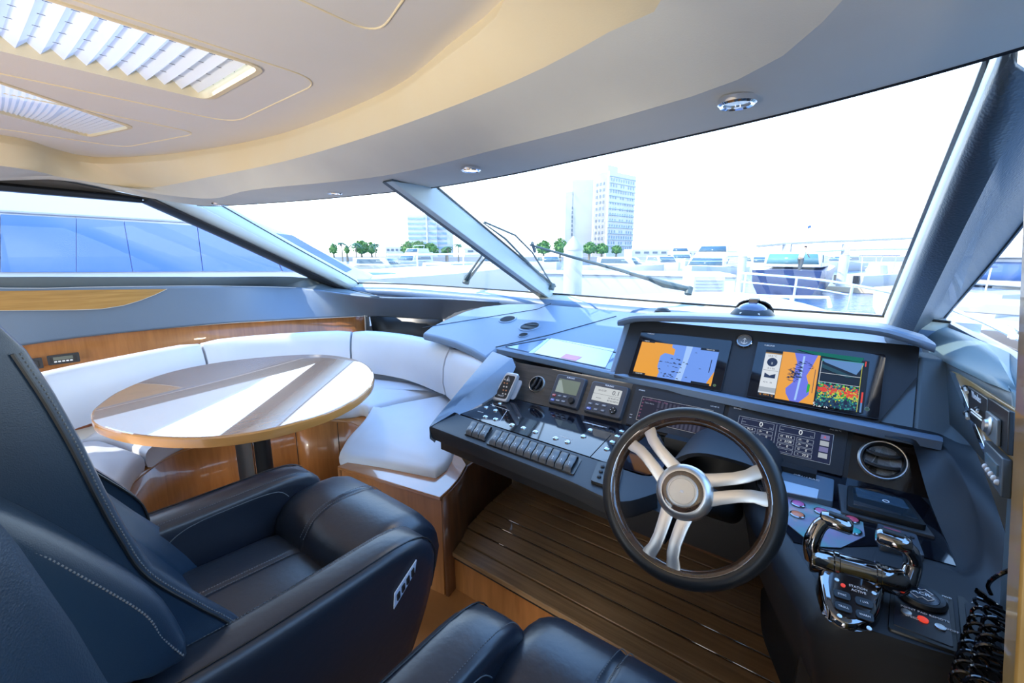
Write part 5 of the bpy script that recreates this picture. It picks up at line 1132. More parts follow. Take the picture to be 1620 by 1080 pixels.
for v in (.62, .70): MB().tube([qq(q, .25, v)+V((-.002, 0, 0)), qq(q, .85, v)+V((-.002, 0, 0))], .002, 4).build('slot', m_alu, t)
for u, v, x in ((-.15, .12, 1530), (-.12, .88, 1552)):
    a = qq(q, u, v); MB().tube([a, qq(q, u+.5, v-.02)+V((-.012, 0, 0))], .004, 6).build('peg', m_alu, t)
    MB().ball(a, .008, .008, .008, 8, 6).build('peg_head', m_plastic, t)
a = qq(q, .55, .5); MB().tube([a, qq(q, .98, .42)+V((-.015, 0, 0))], .003, 6).build('peg', m_alu, t); MB().ball(a, .007).build('peg_head', m_plastic, t)
t, q = wbox(((1572, 630), (1607, 652), (1604, 722), (1572, 690)), 'black unit with raised plate and silver round knob on the starboard wall', 'radio', 'knob_unit')
MB().prism([qq(q, u, v) for u, v in ((.12, .32), (.72, .32), (.72, .95), (.12, .95))], (-.007, 0, 0)).build('raised_plate', mat('plate_grey', (.14, .16, .17), .35), t, bev=.002)
MB().lathe([(.020, .006), (.020, .009), (.014, .012), (.012, .017), (0, .018)], qq(q, .38, .62), (-1, 0, 0), 20).build('knob', m_alu, t)
t, q = wbox(((1571, 698), (1603, 728), (1600, 790), (1573, 752)), 'dark unit with small window and a row of white buttons, lowest on the starboard wall', 'radio', 'button_unit', .014, mat('unit_slate', (.06, .08, .10), .4))
MB().prism([qq(q, u, v) for u, v in ((.2, .28), (.85, .28), (.85, .58), (.2, .58))], (-.003, 0, 0)).build('window', mat('unit_window', (.12, .18, .22), .1), t)
for k in range(5): MB().ball(qq(q, .14+k*.18, .72)+V((-.001, 0, 0)), .006, .006, .006, 8, 6).build('button', m_paint, t)
# ---------------------------------------------------------------- ceiling downlights
for (x, y, lit, lab) in ((345, 323, 1, 'lit recessed downlight farthest to port in the soffit'), (530, 305, 1, 'lit recessed downlight left of the centre mullion'), (745, 268, 1, 'lit recessed downlight right of the centre mullion'), (1166, 162, 0, 'large unlit chrome ringed downlight over the helm')):
    c = atZ(x, y, 1.886); t = thing('downlight', c, lab, 'ceiling light', 'soffit downlights'); r_ = .040
    MB().lathe([(r_*1.02, .008), (r_*1.02, -.004), (r_*.9, -.008), (r_*.72, -.006), (r_*.70, .004)], c, (0, 0, 1), 32).build('bezel', m_chrome, t)
    MB().lathe([(r_*.70, .0005), (r_*.70, -.002), (0, -.003)], c, (0, 0, 1), 24).build('lens', m_lampglow if lit else mat('unlit_lens', (.35, .42, .42), .1), t)
    if lit:
        d = bpy.data.lights.new('downlight_lamp', 'SPOT'); d.energy = 6; d.spot_size = 1.7; d.spot_blend = .6; d.color = (1, .84, .6); d.shadow_soft_size = .03
        lo_ = bpy.data.objects.new('downlight_lamp', d); COL.objects.link(lo_); lo_.parent = t; lo_.location = (0, 0, -.02)
# unseen lamp stands added under the two ceiling fill lights
for L_, lab in (((.6, -1.6, .9), 'added unseen lamp stand for the fill light behind the companion chair'), ((1.7, -1.2, .9), 'added unseen lamp stand for the fill light behind the helm chair')):
    t = thing('fill_lamp_stand', (L_[0], L_[1]-.08, 0), lab, 'lamp', 'added fill lamps'); c = V((L_[0], L_[1]-.08, 0))
    MB().lathe([(.14, 0), (.14, .02), (.03, .03)], c, (0, 0, 1), 24).build('base', m_alu, t); MB().tube([c+V((0, 0, .02)), c+V((0, 0, .78))], .014, 10).build('pole', m_alu, t)
    MB().lathe([(.03, .76), (.16, .80), (.27, .84), (.26, .845), (.15, .81), (.02, .775)], c, (0, 0, 1), 28).build('bowl', m_alu, t)
# warm cove strip hidden behind the rim
for a, b_ in (((-1.5, 1.20), (-.3, 1.27)), ((-.2, 1.26), (.55, 1.10))):
    A_, B_ = V((a[0]*1.03, a[1]+.05, 2.118)), V((b_[0]*1.03, b_[1]+.05, 2.118)); d = B_-A_
    l = area('cove_strip', (A_+B_)/2+V((0, .03, 0)), (A_+B_)/2+V((d.y*.05, -.3, .35)), (.02, .02), 1.3, (1.0, .70, .34)); l.data.size = d.length; l.data.size_y = .02
    l.rotation_euler = Matrix((d.normalized(), V((0, 0, 1)).cross(d.normalized()), V((0, 0, 1)))).transposed().to_euler(); l.rotation_euler.rotate_axis('X', math.pi-.5)
# ================================================================== outside: the marina
SEA = -1.6
m_water = bpy.data.materials.new('harbour_water'); m_water.use_nodes = True
nt = m_water.node_tree; bs = nt.nodes['Principled BSDF']; bs.inputs['Base Color'].default_value = (.03, .10, .20, 1); bs.inputs['Roughness'].default_value = .12; bs.inputs['Specular IOR Level'].default_value = .22
tc_ = nt.nodes.new('ShaderNodeTexCoord'); mp = nt.nodes.new('ShaderNodeMapping'); mp.inputs['Scale'].default_value = (.5, 1.6, 1); nz = nt.nodes.new('ShaderNodeTexNoise'); nz.inputs['Scale'].default_value = 1.3; nz.inputs['Detail'].default_value = 4
bp = nt.nodes.new('ShaderNodeBump'); bp.inputs['Strength'].default_value = .8; bp.inputs['Distance'].default_value = .25
nt.links.new(tc_.outputs['Object'], mp.inputs[0]); nt.links.new(mp.outputs[0], nz.inputs['Vector']); nt.links.new(nz.outputs[0], bp.inputs['Height']); nt.links.new(bp.outputs[0], bs.inputs['Normal'])
tag(MB().add([(-500, -60, SEA), (500, -60, SEA), (500, 700, SEA), (-500, 700, SEA)], [(0, 1, 2, 3)]).build('harbour_water', m_water), 'rippled blue harbour water between the moored boats', 'water')
m_bw = mat('boat_white', (.44, .45, .46), .35); m_bwin = mat('boat_window_dark', (.04, .09, .13), .12); m_blue = mat('neighbour_blue_glass', (.10, .20, .58), .12)
m_tealw = mat('teal_window', (.10, .24, .28), .15); m_rail = mat('rail_steel', (.72, .76, .82), .25, metal=.8); m_canv = mat('blue_canvas', (.05, .12, .32), .7)
m_navyh = mat('dark_blue_hull', (.03, .05, .13), .2); m_purp = mat('violet_hull_panel', (.10, .07, .28), .25); m_conc = mat('pale_concrete', (.38, .37, .36), .8); m_wipe = mat('wiper_green_black', (.06, .09, .09), .5)
m_leaf = mat('tree_leaves', (.05, .16, .03), .7, var=(1.2, (.13, .26, .05))); m_palm = mat('palm_leaves', (.04, .12, .05), .6); m_bark = mat('trunk_bark', (.22, .18, .13), .9)
def ground(px, t, z=SEA): p = atD(px, 400, t); return V((p.x, p.y, z))
def lthing(name, loc, rz, label, cat, group=None):
    o = thing(name, loc, label, cat, group); o.rotation_euler = (0, 0, rz); _base[o] = V((0, 0, 0)); return o
def face_cam(p): return math.atan2(EYE.y-p.y, EYE.x-p.x)
# ---- own boat outside the glass
own = thing('foredeck', (0, 6, .4), 'white foredeck of this yacht beyond the windscreen', 'deck')
ol = [(-2.2, 2.55), (-2.1, 4.5), (-1.8, 6.5), (-1.1, 8.6), (0, 9.9), (1.1, 8.6), (1.8, 6.5), (2.1, 4.5), (2.2, 2.55)]
oc = cr([V((x*1.2-.28, y+.4, .62)) for x, y in ol], 40)
MB().loft([[V((p.x*.98, p.y, SEA)) for p in oc], [p+V((0, 0, .05)) for p in oc], [V((p.x*.9, p.y*.985+.03, .74)) for p in oc], [V((p.x*.3, 2.6+(p.y-2.6)*.8, .84)) for p in oc], [V((-.28, 2.6+(p.y-2.6)*.5, .86)) for p in oc]]).build('hull_and_deck', m_gel, own)
sd = MB().prism([V((2.06, 3.2, .95)), V((2.75, 3.0, .80)), V((2.75, -1, .80)), V((2.06, -1, .95))], (0, 0, -.05)).build('side_deck', m_gel, own)
MB().box(-2.65, 2.86, .9, 2.12, 3.0, 1.232).build('coachroof_edge', m_gel, own)
MB().prism([V((2.08, -2, .2)), V((2.08, 2.9, .2)), V((2.08, 2.9, 1.20)), V((2.08, -2, 1.27))], (.03, 0, 0)).build('cabin_side', m_gel, own)
MB().prism([V((-2.75, -2, .2)), V((-2.75, 2.9, .2)), V((-2.75, 2.9, 1.18)), V((-2.75, -2, 1.36))], (-.03, 0, 0)).build('cabin_side', m_gel, own)
ro = [V((p.x*1.06, p.y+.02, 1.98 if p.y < 1.1 else 1.92)) for p in rows[0]]
MB().loft([ro, [V((p.x*1.0, p.y-.03, p.z+.05)) for p in ro], [V((p.x*.95, p.y-.40 if p.y > .8 else p.y, 2.25)) for p in ro], [V((p.x*.5, min(p.y-.6, .6), 2.36)) for p in ro]]).build('roof_edge', m_gel, own)
for side in (-1, 1):
    if side > 0:
        top_r = [atZ(*p, z) for p, z in (((1175, 432), 1.16), ((1214, 435), 1.14), ((1288, 441.5), 1.09), ((1345, 450), 1.04), ((1403, 461), .98), ((1440, 470), .95))]
        mid_r = [p+V((0, 0, -.17)) for p in top_r]
        rl = thing('bow_rail', top_r[2]+V((0, 0, -.5)), 'white tubular bow rail on the starboard edge of the foredeck', 'rail')
        MB().tube(cr(top_r, 24), .022, 8).build('top_rail', m_rail, rl); MB().tube(cr(mid_r[:4], 20), .014, 8).build('mid_rail', m_rail, rl)
        for f in (.02, .30, .62, .90):
            p = cr(top_r, 101)[int(f*100)]; MB().tube([p, V((p.x-.02, p.y+.05, .62))], .02, 8).build('stanchion', m_rail, rl)
lr = [atZ(*p, .80) for p in ((1194, 480), (1198, 468), (1310, 471), (1313, 484))]
MB().tube(lr, .03, 8).build('tender_cradle_bar', m_gel, own); MB().tube([atZ(1252, 470, .80), atZ(1254, 484, .78)], .03, 8).build('tender_cradle_bar', m_gel, own)
# wipers on the outside of the windscreen
WP = V((-0.182, 2.909, 1.234)); WNn = (V((1.755, 2.852, 1.234))-WP).cross(V((0.795, 1.518, 1.895))-WP).normalized()
if WNn.z < 0: WNn = -WNn
def wg(x, y, d=.03): return onpl(x, y, WP+WNn*d, WNn)
w = thing('windscreen_wiper', wg(1090, 458), 'long wiper arm lying across the starboard windscreen', 'wiper', 'windscreen wipers')
MB().tube([wg(838, 387), wg(900, 405), wg(980, 427), wg(1030, 442)], [.006, .008, .010, .012], 6).build('blade', m_wipe, w)
MB().tube([wg(1025, 440), wg(1050, 449), wg(1088, 457)], [.012, .022, .016], 8).build('arm', m_wipe, w)
MB().lathe([(.022, -.03), (.022, .015), (.012, .02), (0, .02)], wg(1090, 458), WNn, 12).build('pivot', m_wipe, w); MB().tube([wg(842, 384), wg(846, 398)], .010, 6).build('blade_clip', m_wipe, w)
w = thing('windscreen_wiper', wg(868, 446), 'parked wiper blade standing along the centre mullion', 'wiper', 'windscreen wipers')
MB().tube([wg(764, 352, .04), wg(800, 378, .05), wg(845, 425, .05), wg(874, 452, .03)], [.004, .008, .008, .006], 6).build('blade', m_wipe, w)
MB().tube([wg(766, 351, .06), wg(815, 372, .07), wg(842, 399, .07), wg(872, 448, .04)], .006, 6).build('arm', m_wipe, w); MB().lathe([(.02, -.03), (.02, .015), (0, .02)], wg(874, 452), WNn, 12).build('pivot', m_wipe, w)
WP2 = V((-0.297, 2.909, 1.234)); WN2 = (V((-2.425, 2.76, 1.234))-WP2).cross(V((-1.39, 1.518, 1.895))-WP2).normalized(); WN2 = WN2 if WN2.z > 0 else -WN2
def wg2(x, y, d=.03): return onpl(x, y, WP2+WN2*d, WN2)
w = thing('windscreen_wiper', wg2(736, 443), 'wiper with two arms at the foot of the port windscreen', 'wiper', 'windscreen wipers')
for (a, b) in (((736, 442), (762, 404)), ((741, 442), (770, 405))): MB().tube([wg2(*a), wg2(*b)], [.014, .006], 6).build('arm', m_wipe, w)
MB().lathe([(.03, -.03), (.03, .03), (.015, .05), (0, .05)], wg2(738, 443), WN2, 12).build('pivot', m_wipe, w)
# ---- neighbouring yacht on the port side
nb = thing('neighbour_yacht', (-7, 1, SEA), 'large white yacht with a long blue window band moored alongside to port', 'yacht')
XN = -5.0
N = lambda x, y, X_=XN: atX(x, y, X_)
prof = [(-12, 1.35), (-12, 3.4), (-2, 3.2), (1.2, 2.45), (2.5, 2.12), (3.35, 1.80), (4.1, 1.42), (4.75, 1.16), (4.6, 1.05), (-12, 1.2)]
MB().prism([V((XN-.02, y, z)) for y, z in prof], (-4.2, 0, 0)).build('superstructure', mat('neighbour_white', (.62, .63, .63), .3), nb, bev=.05)
bt0 = [N(-300, 322), N(0, 339), N(120, 345), N(195, 350), N(311, 357), N(418, 367)]; bb0 = [N(-300, 429), N(0, 430), N(120, 430), N(209, 429.5), N(320, 429), N(445, 429)]
for i in range(5):
    g_ = .006; MB().prism([bt0[i].lerp(bt0[i+1], g_), bt0[i].lerp(bt0[i+1], 1-g_), bb0[i].lerp(bb0[i+1], 1-g_), bb0[i].lerp(bb0[i+1], g_)], (.02, 0, 0)).build('window', m_blue, nb)
MB().prism([N(418, 367), N(462, 372), N(556, 426), N(548, 430), N(447, 429)], (.02, 0, 0)).build('windscreen', m_blue, nb)
MB().tube([N(-300, 317), N(0, 334), N(311, 352), N(420, 362)], .012, 6).build('gutter_line', m_conc, nb)
hl = [V((-4.9, -12, 1.2)), V((-4.85, 2, 1.15)), V((-5.0, 5, 1.1)), V((-5.6, 8.5, 1.12)), V((-7.1, 12.5, 1.2)), V((-8.6, 8.5, 1.12)), V((-9.2, 2, 1.15)), V((-9.2, -12, 1.2))]
hc = cr(hl, 40)
MB().loft([[V((-7.1+(p.x+7.1)*.8, p.y*.96, SEA)) for p in hc], hc, [V((-7.1+(p.x+7.1)*.5, p.y*.9, p.z+.02)) for p in hc], [V((-7.1, p.y*.6, p.z+.03)) for p in hc]]).build('hull', m_bw, nb)
MB().tube(cr([p+V((.0, 0, .42)) for p in hl[2:5]], 24), .02, 6).build('bow_rail', m_rail, nb)
for f in (.1, .3, .5, .7, .9):
    p = cr(hl[2:5], 101)[int(f*100)]; MB().tube([p, p+V((0, 0, .42))], .015, 6).build('stanchion', m_rail, nb)
q = [N(573, 431, -6), N(628, 432, -6), N(628, 444, -6), N(573, 444, -6)]
MB().prism(q, (-.5, .2, 0)).build('deck_locker', mat('grey_blue_cover', (.22, .32, .42), .6), nb, bev=.03)
MB().tube([N(500, 398), N(552, 426)], .012, 6).build('wiper', m_wipe, nb)
# ---- generic boats, built in their own axes: bow along +x
def hull_mb(L, B_, Hh, bow=.35):
    secs = []
    for i in range(13):
        s = i/12; x = -L/2+L*s; w_ = B_/2*(1-max(0, (s-(1-bow))/bow)**2.2)*(.92+.08*min(s*5, 1)); sh = Hh*(1+.22*s*s)
        secs.append([V((x, -w_*1.0, sh)), V((x, -w_*.96, sh*.5)), V((x*.98, -w_*.7, -.15)), V((x*.97, 0, -.3)), V((x*.98, w_*.7, -.15)), V((x, w_*.96, sh*.5)), V((x, w_, sh)), V((x, 0, sh+.06))])
    return MB().loft(secs, True, True)
def slabc(mb, x0, x1, y, z0, z1, rake_f=.3, rake_b=.05, tum=.08):
    return mb.loft([[V((x0, -y, z0)), V((x1, -y, z0)), V((x1, y, z0)), V((x0, y, z0))], [V((x0+rake_b, -y+tum, z1)), V((x1-rake_f, -y+tum, z1)), V((x1-rake_f, y-tum, z1)), V((x0+rake_b, y-tum, z1))]], True, True)
def boat(px, t, rz, L, B_, Hh, label, style, hullm=None, win=None, group='boats in the marina', cat='boat', name='motor_boat', z=SEA):
    p = ground(px, t, z); root = lthing(name, p, rz, label, cat, group); win = win or m_bwin
    hull_mb(L, B_, Hh).build('hull', hullm or m_bw, root, smooth=40)
    c = MB(); hc_ = 1.15*Hh
    if style != 'open':
        slabc(c, -L*.28, L*.22, B_*.40, hc_-.1, hc_+1.0, .9, .1); c.build('cabin', m_bw, root, bev=.06)
        MB().loft([[V((L*.22-.12, -B_*.37, hc_+.12)), V((L*.22-.12, B_*.37, hc_+.12))], [V((L*.22-.70, -B_*.32, hc_+.86)), V((L*.22-.70, B_*.32, hc_+.86))]]).build('windscreen', win, root, solid=.05, soff=1)
        for s in (-1, 1):
            y0 = s*(B_*.40-.01); MB().prism([V((-L*.22, y0+s*.02, hc_+.25)), V((L*.13, y0+s*.02, hc_+.25)), V((L*.07, y0-s*.03, hc_+.80)), V((-L*.21, y0-s*.03, hc_+.80))], (0, s*.03, 0)).build('window', win, root)
    if style != 'open':
        MB().loft([[V((-L*.28-.02, s_*B_*.36, hc_+.15)) for s_ in (-1, 1)], [V((-L*.28+.07, s_*B_*.33, hc_+.85)) for s_ in (-1, 1)]]).build('aft_window', win, root, solid=.04, soff=1)
    if style == 'fly':
        c = MB(); slabc(c, -L*.30, L*.10, B_*.38, hc_+1.0, hc_+1.55, .5, .0); c.build('flybridge', m_bw, root, bev=.06)
        c = MB(); slabc(c, -L*.22, L*.06, B_*.34, hc_+1.55, hc_+2.25, .4, .2); c.build('upper_house', m_bw, root, bev=.05)
        MB().loft([[V((L*.06+.04, -B_*.31, hc_+1.62)), V((L*.06+.04, B_*.31, hc_+1.62))], [V((L*.06-.34, -B_*.27, hc_+2.18)), V((L*.06-.34, B_*.27, hc_+2.18))]]).build('upper_windscreen', win, root, solid=.04, soff=1)
        c = MB(); c.tube([(-L*.1, -B_*.3, hc_+2.25), (-L*.13, -B_*.28, hc_+2.8), (-L*.13, B_*.28, hc_+2.8), (-L*.1, B_*.3, hc_+2.25)], .05, 6); c.build('radar_arch', m_bw, root)
    if style == 'open':
        c = MB(); slabc(c, -L*.06, L*.1, B_*.2, Hh, Hh+.9, .2, .0); c.build('console', m_bw, root, bev=.03)
        MB().box(-L*.16, -B_*.36, Hh+1.75, L*.16, B_*.36, Hh+1.85).build('hardtop', m_canv, root, bev=.03)
        for x_ in (-L*.13, L*.13):
            for s in (-1, 1): MB().tube([(x_, s*B_*.25, Hh), (x_, s*B_*.3, Hh+1.76)], .03, 6).build('top_post', m_rail, root)
        for s in (-.3, .3): MB().loft([[V((-L*.5-.5, s*B_-.15, .2)), V((-L*.5, s*B_-.15, .2)), V((-L*.5, s*B_+.15, .2)), V((-L*.5-.5, s*B_+.15, .2))], [V((-L*.5-.55, s*B_-.15, 1.1)), V((-L*.5+.05, s*B_-.15, 1.1)), V((-L*.5+.05, s*B_+.15, 1.1)), V((-L*.5-.55, s*B_+.15, 1.1))]], True, True).build('outboard_motor', m_satin, root, bev=.05)
    rl = MB(); pts = [V((L*.05+L*.43*s_, sg*B_/2*(1-max(0, (.55+.43*s_-.65)/.35)**2.2)*.95, Hh*1.2+.5)) for sg, rng in ((-1, (0, .25, .5, .75, .95)), (1, (.95, .75, .5, .25, 0))) for s_ in rng]
    rl.tube(pts, .025, 6); rl.build('bow_rail', m_rail, root)
    return root
A_ = lambda px, t, off=0: face_cam(ground(px, t))+math.radians(off)
boat(1130, 50, A_(1130, 50, -18), 13, 4.9, 1.5, 'white flybridge yacht with two rows of dark windscreens facing this boat', 'fly')
boat(985, 58, A_(985, 58, 70), 11, 3.8, 1.4, 'white cruiser with a low dark window band left of the flybridge yacht', 'cabin')
boat(1048, 66, A_(1048, 66, 30), 9, 3.4, 1.5, 'white cruiser with dark cabin windows just left of the flybridge yacht', 'cabin')
boat(1264, 34, A_(1264, 34, 172), 9.5, 4.6, 1.93, 'dark blue hulled boat with its stern this way and a person on deck', 'cabin', m_navyh, m_tealw)
boat(1392, 42, A_(1392, 42, 150), 8, 2.9, 1.1, 'white centre console boat with a blue top by the starboard pillar', 'open')
boat(600, 62, A_(600, 62, 60), 12, 4.2, 1.3, 'white cruiser beyond the neighbour yacht bow, nearest the tree clumps', 'cabin')
boat(655, 80, A_(655, 80, -40), 12, 4.4, 1.5, 'white flybridge yacht in front of the striped office block', 'fly')
boat(715, 40, A_(715, 40, 40), 10, 3.6, 1.1, 'white sport cruiser with arched dark window behind the port wiper', 'cabin')
boat(790, 70, A_(790, 70, 25), 11, 4.0, 1.4, 'white cruiser partly hidden behind the centre mullion', 'cabin')
boat(868, 75, A_(868, 75, 15), 10, 3.6, 1.4, 'white cruiser left of the white conical piling', 'cabin')
boat(1075, 95, A_(1075, 95, 10), 14, 5, 1.7, 'far white flybridge yacht behind the wiper pivot', 'fly')
boat(1200, 70, A_(1200, 70, 20), 10, 3.6, 1.4, 'far white cruiser between the flybridge yacht and the dark blue boat', 'cabin')
boat(1335, 80, A_(1335, 80, -30), 10, 3.6, 1.4, 'far white cruiser behind the right white piling', 'cabin')
boat(1612, 19, A_(1612, 19, 160), 12, 4.4, 1.7, 'white yacht seen through the starboard side window, stern this way', 'fly', None, m_canv)
boat(1522, 17, A_(1522, 17, -120), 5.0, 2.0, .85, 'small white boat low in the starboard side window', 'open')
# steps and tender behind the yacht in the side window
p = atD(1612, 452, 16.5); st2 = lthing('dock_steps', V((p.x, p.y, SEA)), face_cam(p), 'white boarding steps on the dock in the starboard side window', 'steps')
for k in range(6): MB().box(-.6+k*.22*0-.15*k, -.7, .6+k*.22, .0-.15*k+.0, .7, .75+k*.22).build('tread', m_bw, st2)
p = atD(1566, 462, 15); td = lthing('tender', V((p.x, p.y, SEA)), face_cam(p)+1.3, 'tan inflatable tender tied to the dock in the side window', 'boat'); hull_mb(2.6, 1.3, .55).build('hull', mat('tan_rubber', (.62, .46, .36), .6), td)
dk2 = tag(MB().obox(atD(1500, 476, 13)+V((0, 0, -.0)), V((9, -1.5, 0)), V((.6, 2.2, 0)), V((0, 0, -.3))).build('dock_float', m_conc, bev=.03), 'pale floating dock in the starboard side window', 'dock')
cl = thing('deck_cleat', (2.5, 2.2, .86), 'white deck cleat on the side deck outside the starboard window', 'cleat')
cp = atX(1603, 523, 2.5); cl.location = cp; _base[cl] = V(cp)
MB().tube([cp+V((0, -.10, .03)), cp+V((0, .10, .03))], .014, 8).build('horn', m_gel, cl)
for s in (-1, 1): MB().tube([cp+V((0, s*.03, -.05)), cp+V((0, s*.03, .03))], .014, 8).build('foot', m_gel, cl)
MB().tube([atX(1498, 486, 2.6), atX(1560, 510, 2.6), atX(1640, 548, 2.6)], .02, 8).build('toe_rail', m_rail, own)
# quay across the bow with louvred steps
qy = thing('quay_wall', atD(1000, 440, 14), 'long white quay edge lying across the bow', 'quay')
q0, q1_ = atD(845, 431, 15.5), atD(1165, 437, 14.0); dv = (q1_-q0)
MB().obox(V((q0.x, q0.y, SEA)), V((dv.x, dv.y, 0)), V((-dv.y, dv.x, 0)).normalized()*2.5, V((0, 0, q0.z-SEA))).build('wall', m_gel, qy, bev=.03)
MB().tube([q0+V((0, -.03, -.03)), q0.lerp(q1_, 1)+V((0, -.03, -.03))], .03, 6).build('rubbing_strip', m_conc, qy)
lb = atD(1098, 437, 11.5); l2 = atD(1147, 442, 11.5); dv = V((l2.x-lb.x, l2.y-lb.y, 0))
bx = thing('louvred_locker', lb, 'white locker with horizontal louvres beside the wiper pivot', 'locker')
MB().obox(V((lb.x, lb.y, .2)), dv, V((-dv.y, dv.x, 0)), V((0, 0, lb.z-.2))).build('body', m_gel, bx, bev=.01)
nrm = V((dv.y, -dv.x, 0)).normalized()
for k in range(6):
    MB().obox(V((lb.x, lb.y, lb.z-.10-k*.085))+dv*.06+nrm*.002, dv*.88, nrm*.02, V((0, 0, -.025))).build('louvre', m_conc, bx)
# pilings
def piling(px, t, d, top, label, cone=True):
    p = ground(px, t); zt = EYE.z+(400-top)/F_PX*t; o = lthing('piling', p, 0, label, 'piling', 'white dock pilings')
    MB().lathe([(d/2, 0), (d/2, zt-SEA-(d*.75 if cone else .1))], (0, 0, 0), (0, 0, 1), 20).build('post', m_bw, o)
    MB().lathe([(d/2*1.04, zt-SEA-(d*.75 if cone else .1)), (d/2*1.04, zt-SEA-(d*.6 if cone else .05)), (.02, zt-SEA)], (0, 0, 0), (0, 0, 1), 20).build('cap', m_conc, o)
piling(907, 13.0, .56, 374, 'thick white piling with conical cap in front of the tower')
piling(1176, 30, .55, 404, 'white piling beside the flybridge yacht', False)
piling(1337, 36, .70, 402, 'white piling right of the dark blue boat', False)
piling(1343, 44, .30, 404, 'slim white piling beside the right piling', False)
tag(MB().obox(atD(1300, 452, 37), V((6, -2, 0)), V((.4, 1.4, 0)), V((0, 0, -.4))).build('floating_dock', mat('tan_dock', (.55, .42, .28), .8)), 'tan floating dock behind the dark blue boat', 'dock')
# tower, office block
m_twl = mat('tower_plaster', (.46, .45, .44), .8); m_tww = mat('tower_window', (.10, .13, .16), .3); m_tws = mat('tower_plaster_shade', (.33, .40, .44), .8)  # bluish plaster copy carries the shade of the right facade in its colour
TT = 260.0; up = lambda y: EYE.z+(400-y)/F_PX*TT
def tower():
    p = ground(957, TT); o = lthing('tower_block', p, face_cam(p)+math.radians(58), 'tall white residential tower with stepped wings left of the flybridge yacht', 'building')
    k = TT/F_PX; h = up(281)-SEA
    A2, B2 = 26*k*.98, 46*k*1.18
    # local: +x faces the right hand facade, +y the left one
    MB().box(-B2*.6, -A2*.5, 0, 0, A2*.5, h).build('main_block', m_twl, o); MB().box(-B2*.6, A2*.1, h, -B2*.15, A2*.55, h+3.2).build('roof_house', m_twl, o)
    return o
def bblock(mb, px0, px1, y0, t, depth=14):
    a, b = ground(px0, t), ground(px1, t); d = b-a; n = V((-d.y, d.x, 0)).normalized(); z = EYE.z+(400-y0)/F_PX*t
    mb.obox(a, d, n*depth, V((0, 0, z-SEA))); return a, d, n, z
tw = thing('tower_block', ground(955, TT), 'tall white residential tower with stepped wings left of the flybridge yacht', 'building')
cA, cB, cC = ground(935, TT+6), ground(959, TT-8), ground(1000, TT+10)
zt = up(281)
MB().prism([cA, cB, cC, cA+(cC-cB)], (0, 0, zt-SEA)).build('main_block', m_twl, tw)
MB().prism([cA.lerp(cB, .05), cA.lerp(cB, .9), cA.lerp(cB, .9)+(cC-cB)*.35, cA+(cC-cB)*.35], (0, 0, up(272)-SEA)).build('roof_house', m_twl, tw)
nf = V((cB-cA).cross(V((0, 0, 1)))).normalized(); nf2 = V((cC-cB).cross(V((0, 0, 1)))).normalized()
b = MB()
for r_ in range(12):
    z0 = up(295+r_*9.0); hh = 1.5
    for c_ in range(3): o = cA.lerp(cB, .22+c_*.21); b.obox(V((o.x, o.y, z0))+nf*.1, (cB-cA)*.10, nf*.15, V((0, 0, -hh)))
b.build('window_grid', m_tww, tw)['kind'] = 'stuff'
b = MB()
for r_ in range(13):
    z0 = up(290+r_*8.4); hh = 1.6
    for c_ in range(10):
        if c_ in (3, 6) and r_ % 2: continue
        o = cB.lerp(cC, .06+c_*.092); b.obox(V((o.x, o.y, z0))+nf2*.1, (cC-cB)*.038, nf2*.15, V((0, 0, -hh)))
b.build('window_grid', mat('tower_window_blue', (.12, .22, .30), .3), tw)['kind'] = 'stuff'
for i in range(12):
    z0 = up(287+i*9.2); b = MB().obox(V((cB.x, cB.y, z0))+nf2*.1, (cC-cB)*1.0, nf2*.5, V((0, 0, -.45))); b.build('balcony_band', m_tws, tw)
for (p0, p1, y0) in ((903, 937, 290), (893, 905, 308)):
    b = MB(); a, d, n, z = bblock(b, p0, p1, y0, TT+14); b.build('side_wing', m_twl, tw)
b = MB(); a, d = ground(903, TT+13.8), ground(937, TT+13.8)-ground(903, TT+13.8)
for r_ in range(7): b.obox(V((a.x, a.y, up(326+r_*7))), d*.06, V((0, -.2, 0)), V((0, 0, -1.6)))
b.build('window_grid', m_tww, tw)['kind'] = 'stuff'
of = thing('office_block', ground(672, 220), 'white office block with horizontal blue window bands behind the trees', 'building')
b = MB(); a, d, n, z = bblock(b, 647, 692, 342, 220); b.build('main_block', m_twl, of)
b = MB(); a2, d2, n2, z2 = bblock(b, 690, 712, 356, 222); b.build('side_wing', m_twl, of)
m_ofw = mat('office_window', (.16, .28, .38), .25)
for r_ in range(7):
    z0 = EYE.z+(400-(346+r_*7.4))/F_PX*220
    for u0, u1 in ((.0, .62), (.70, 1.0)): MB().obox(V((a.x, a.y, z0))+d*u0-n*.25, d*(u1-u0), n*.3, V((0, 0, -1.05))).build('window_band', m_ofw, of)
    if r_ > 1: MB().obox(V((a2.x, a2.y, z0))-n2*.25, d2*.8, n2*.3, V((0, 0, -1.05))).build('window_band', m_ofw, of)
MB().obox(V((a.x, a.y, SEA))+d*.63-n*.6, d*.06, n*.5, V((0, 0, z-SEA+1))).build('white_column', m_twl, of)
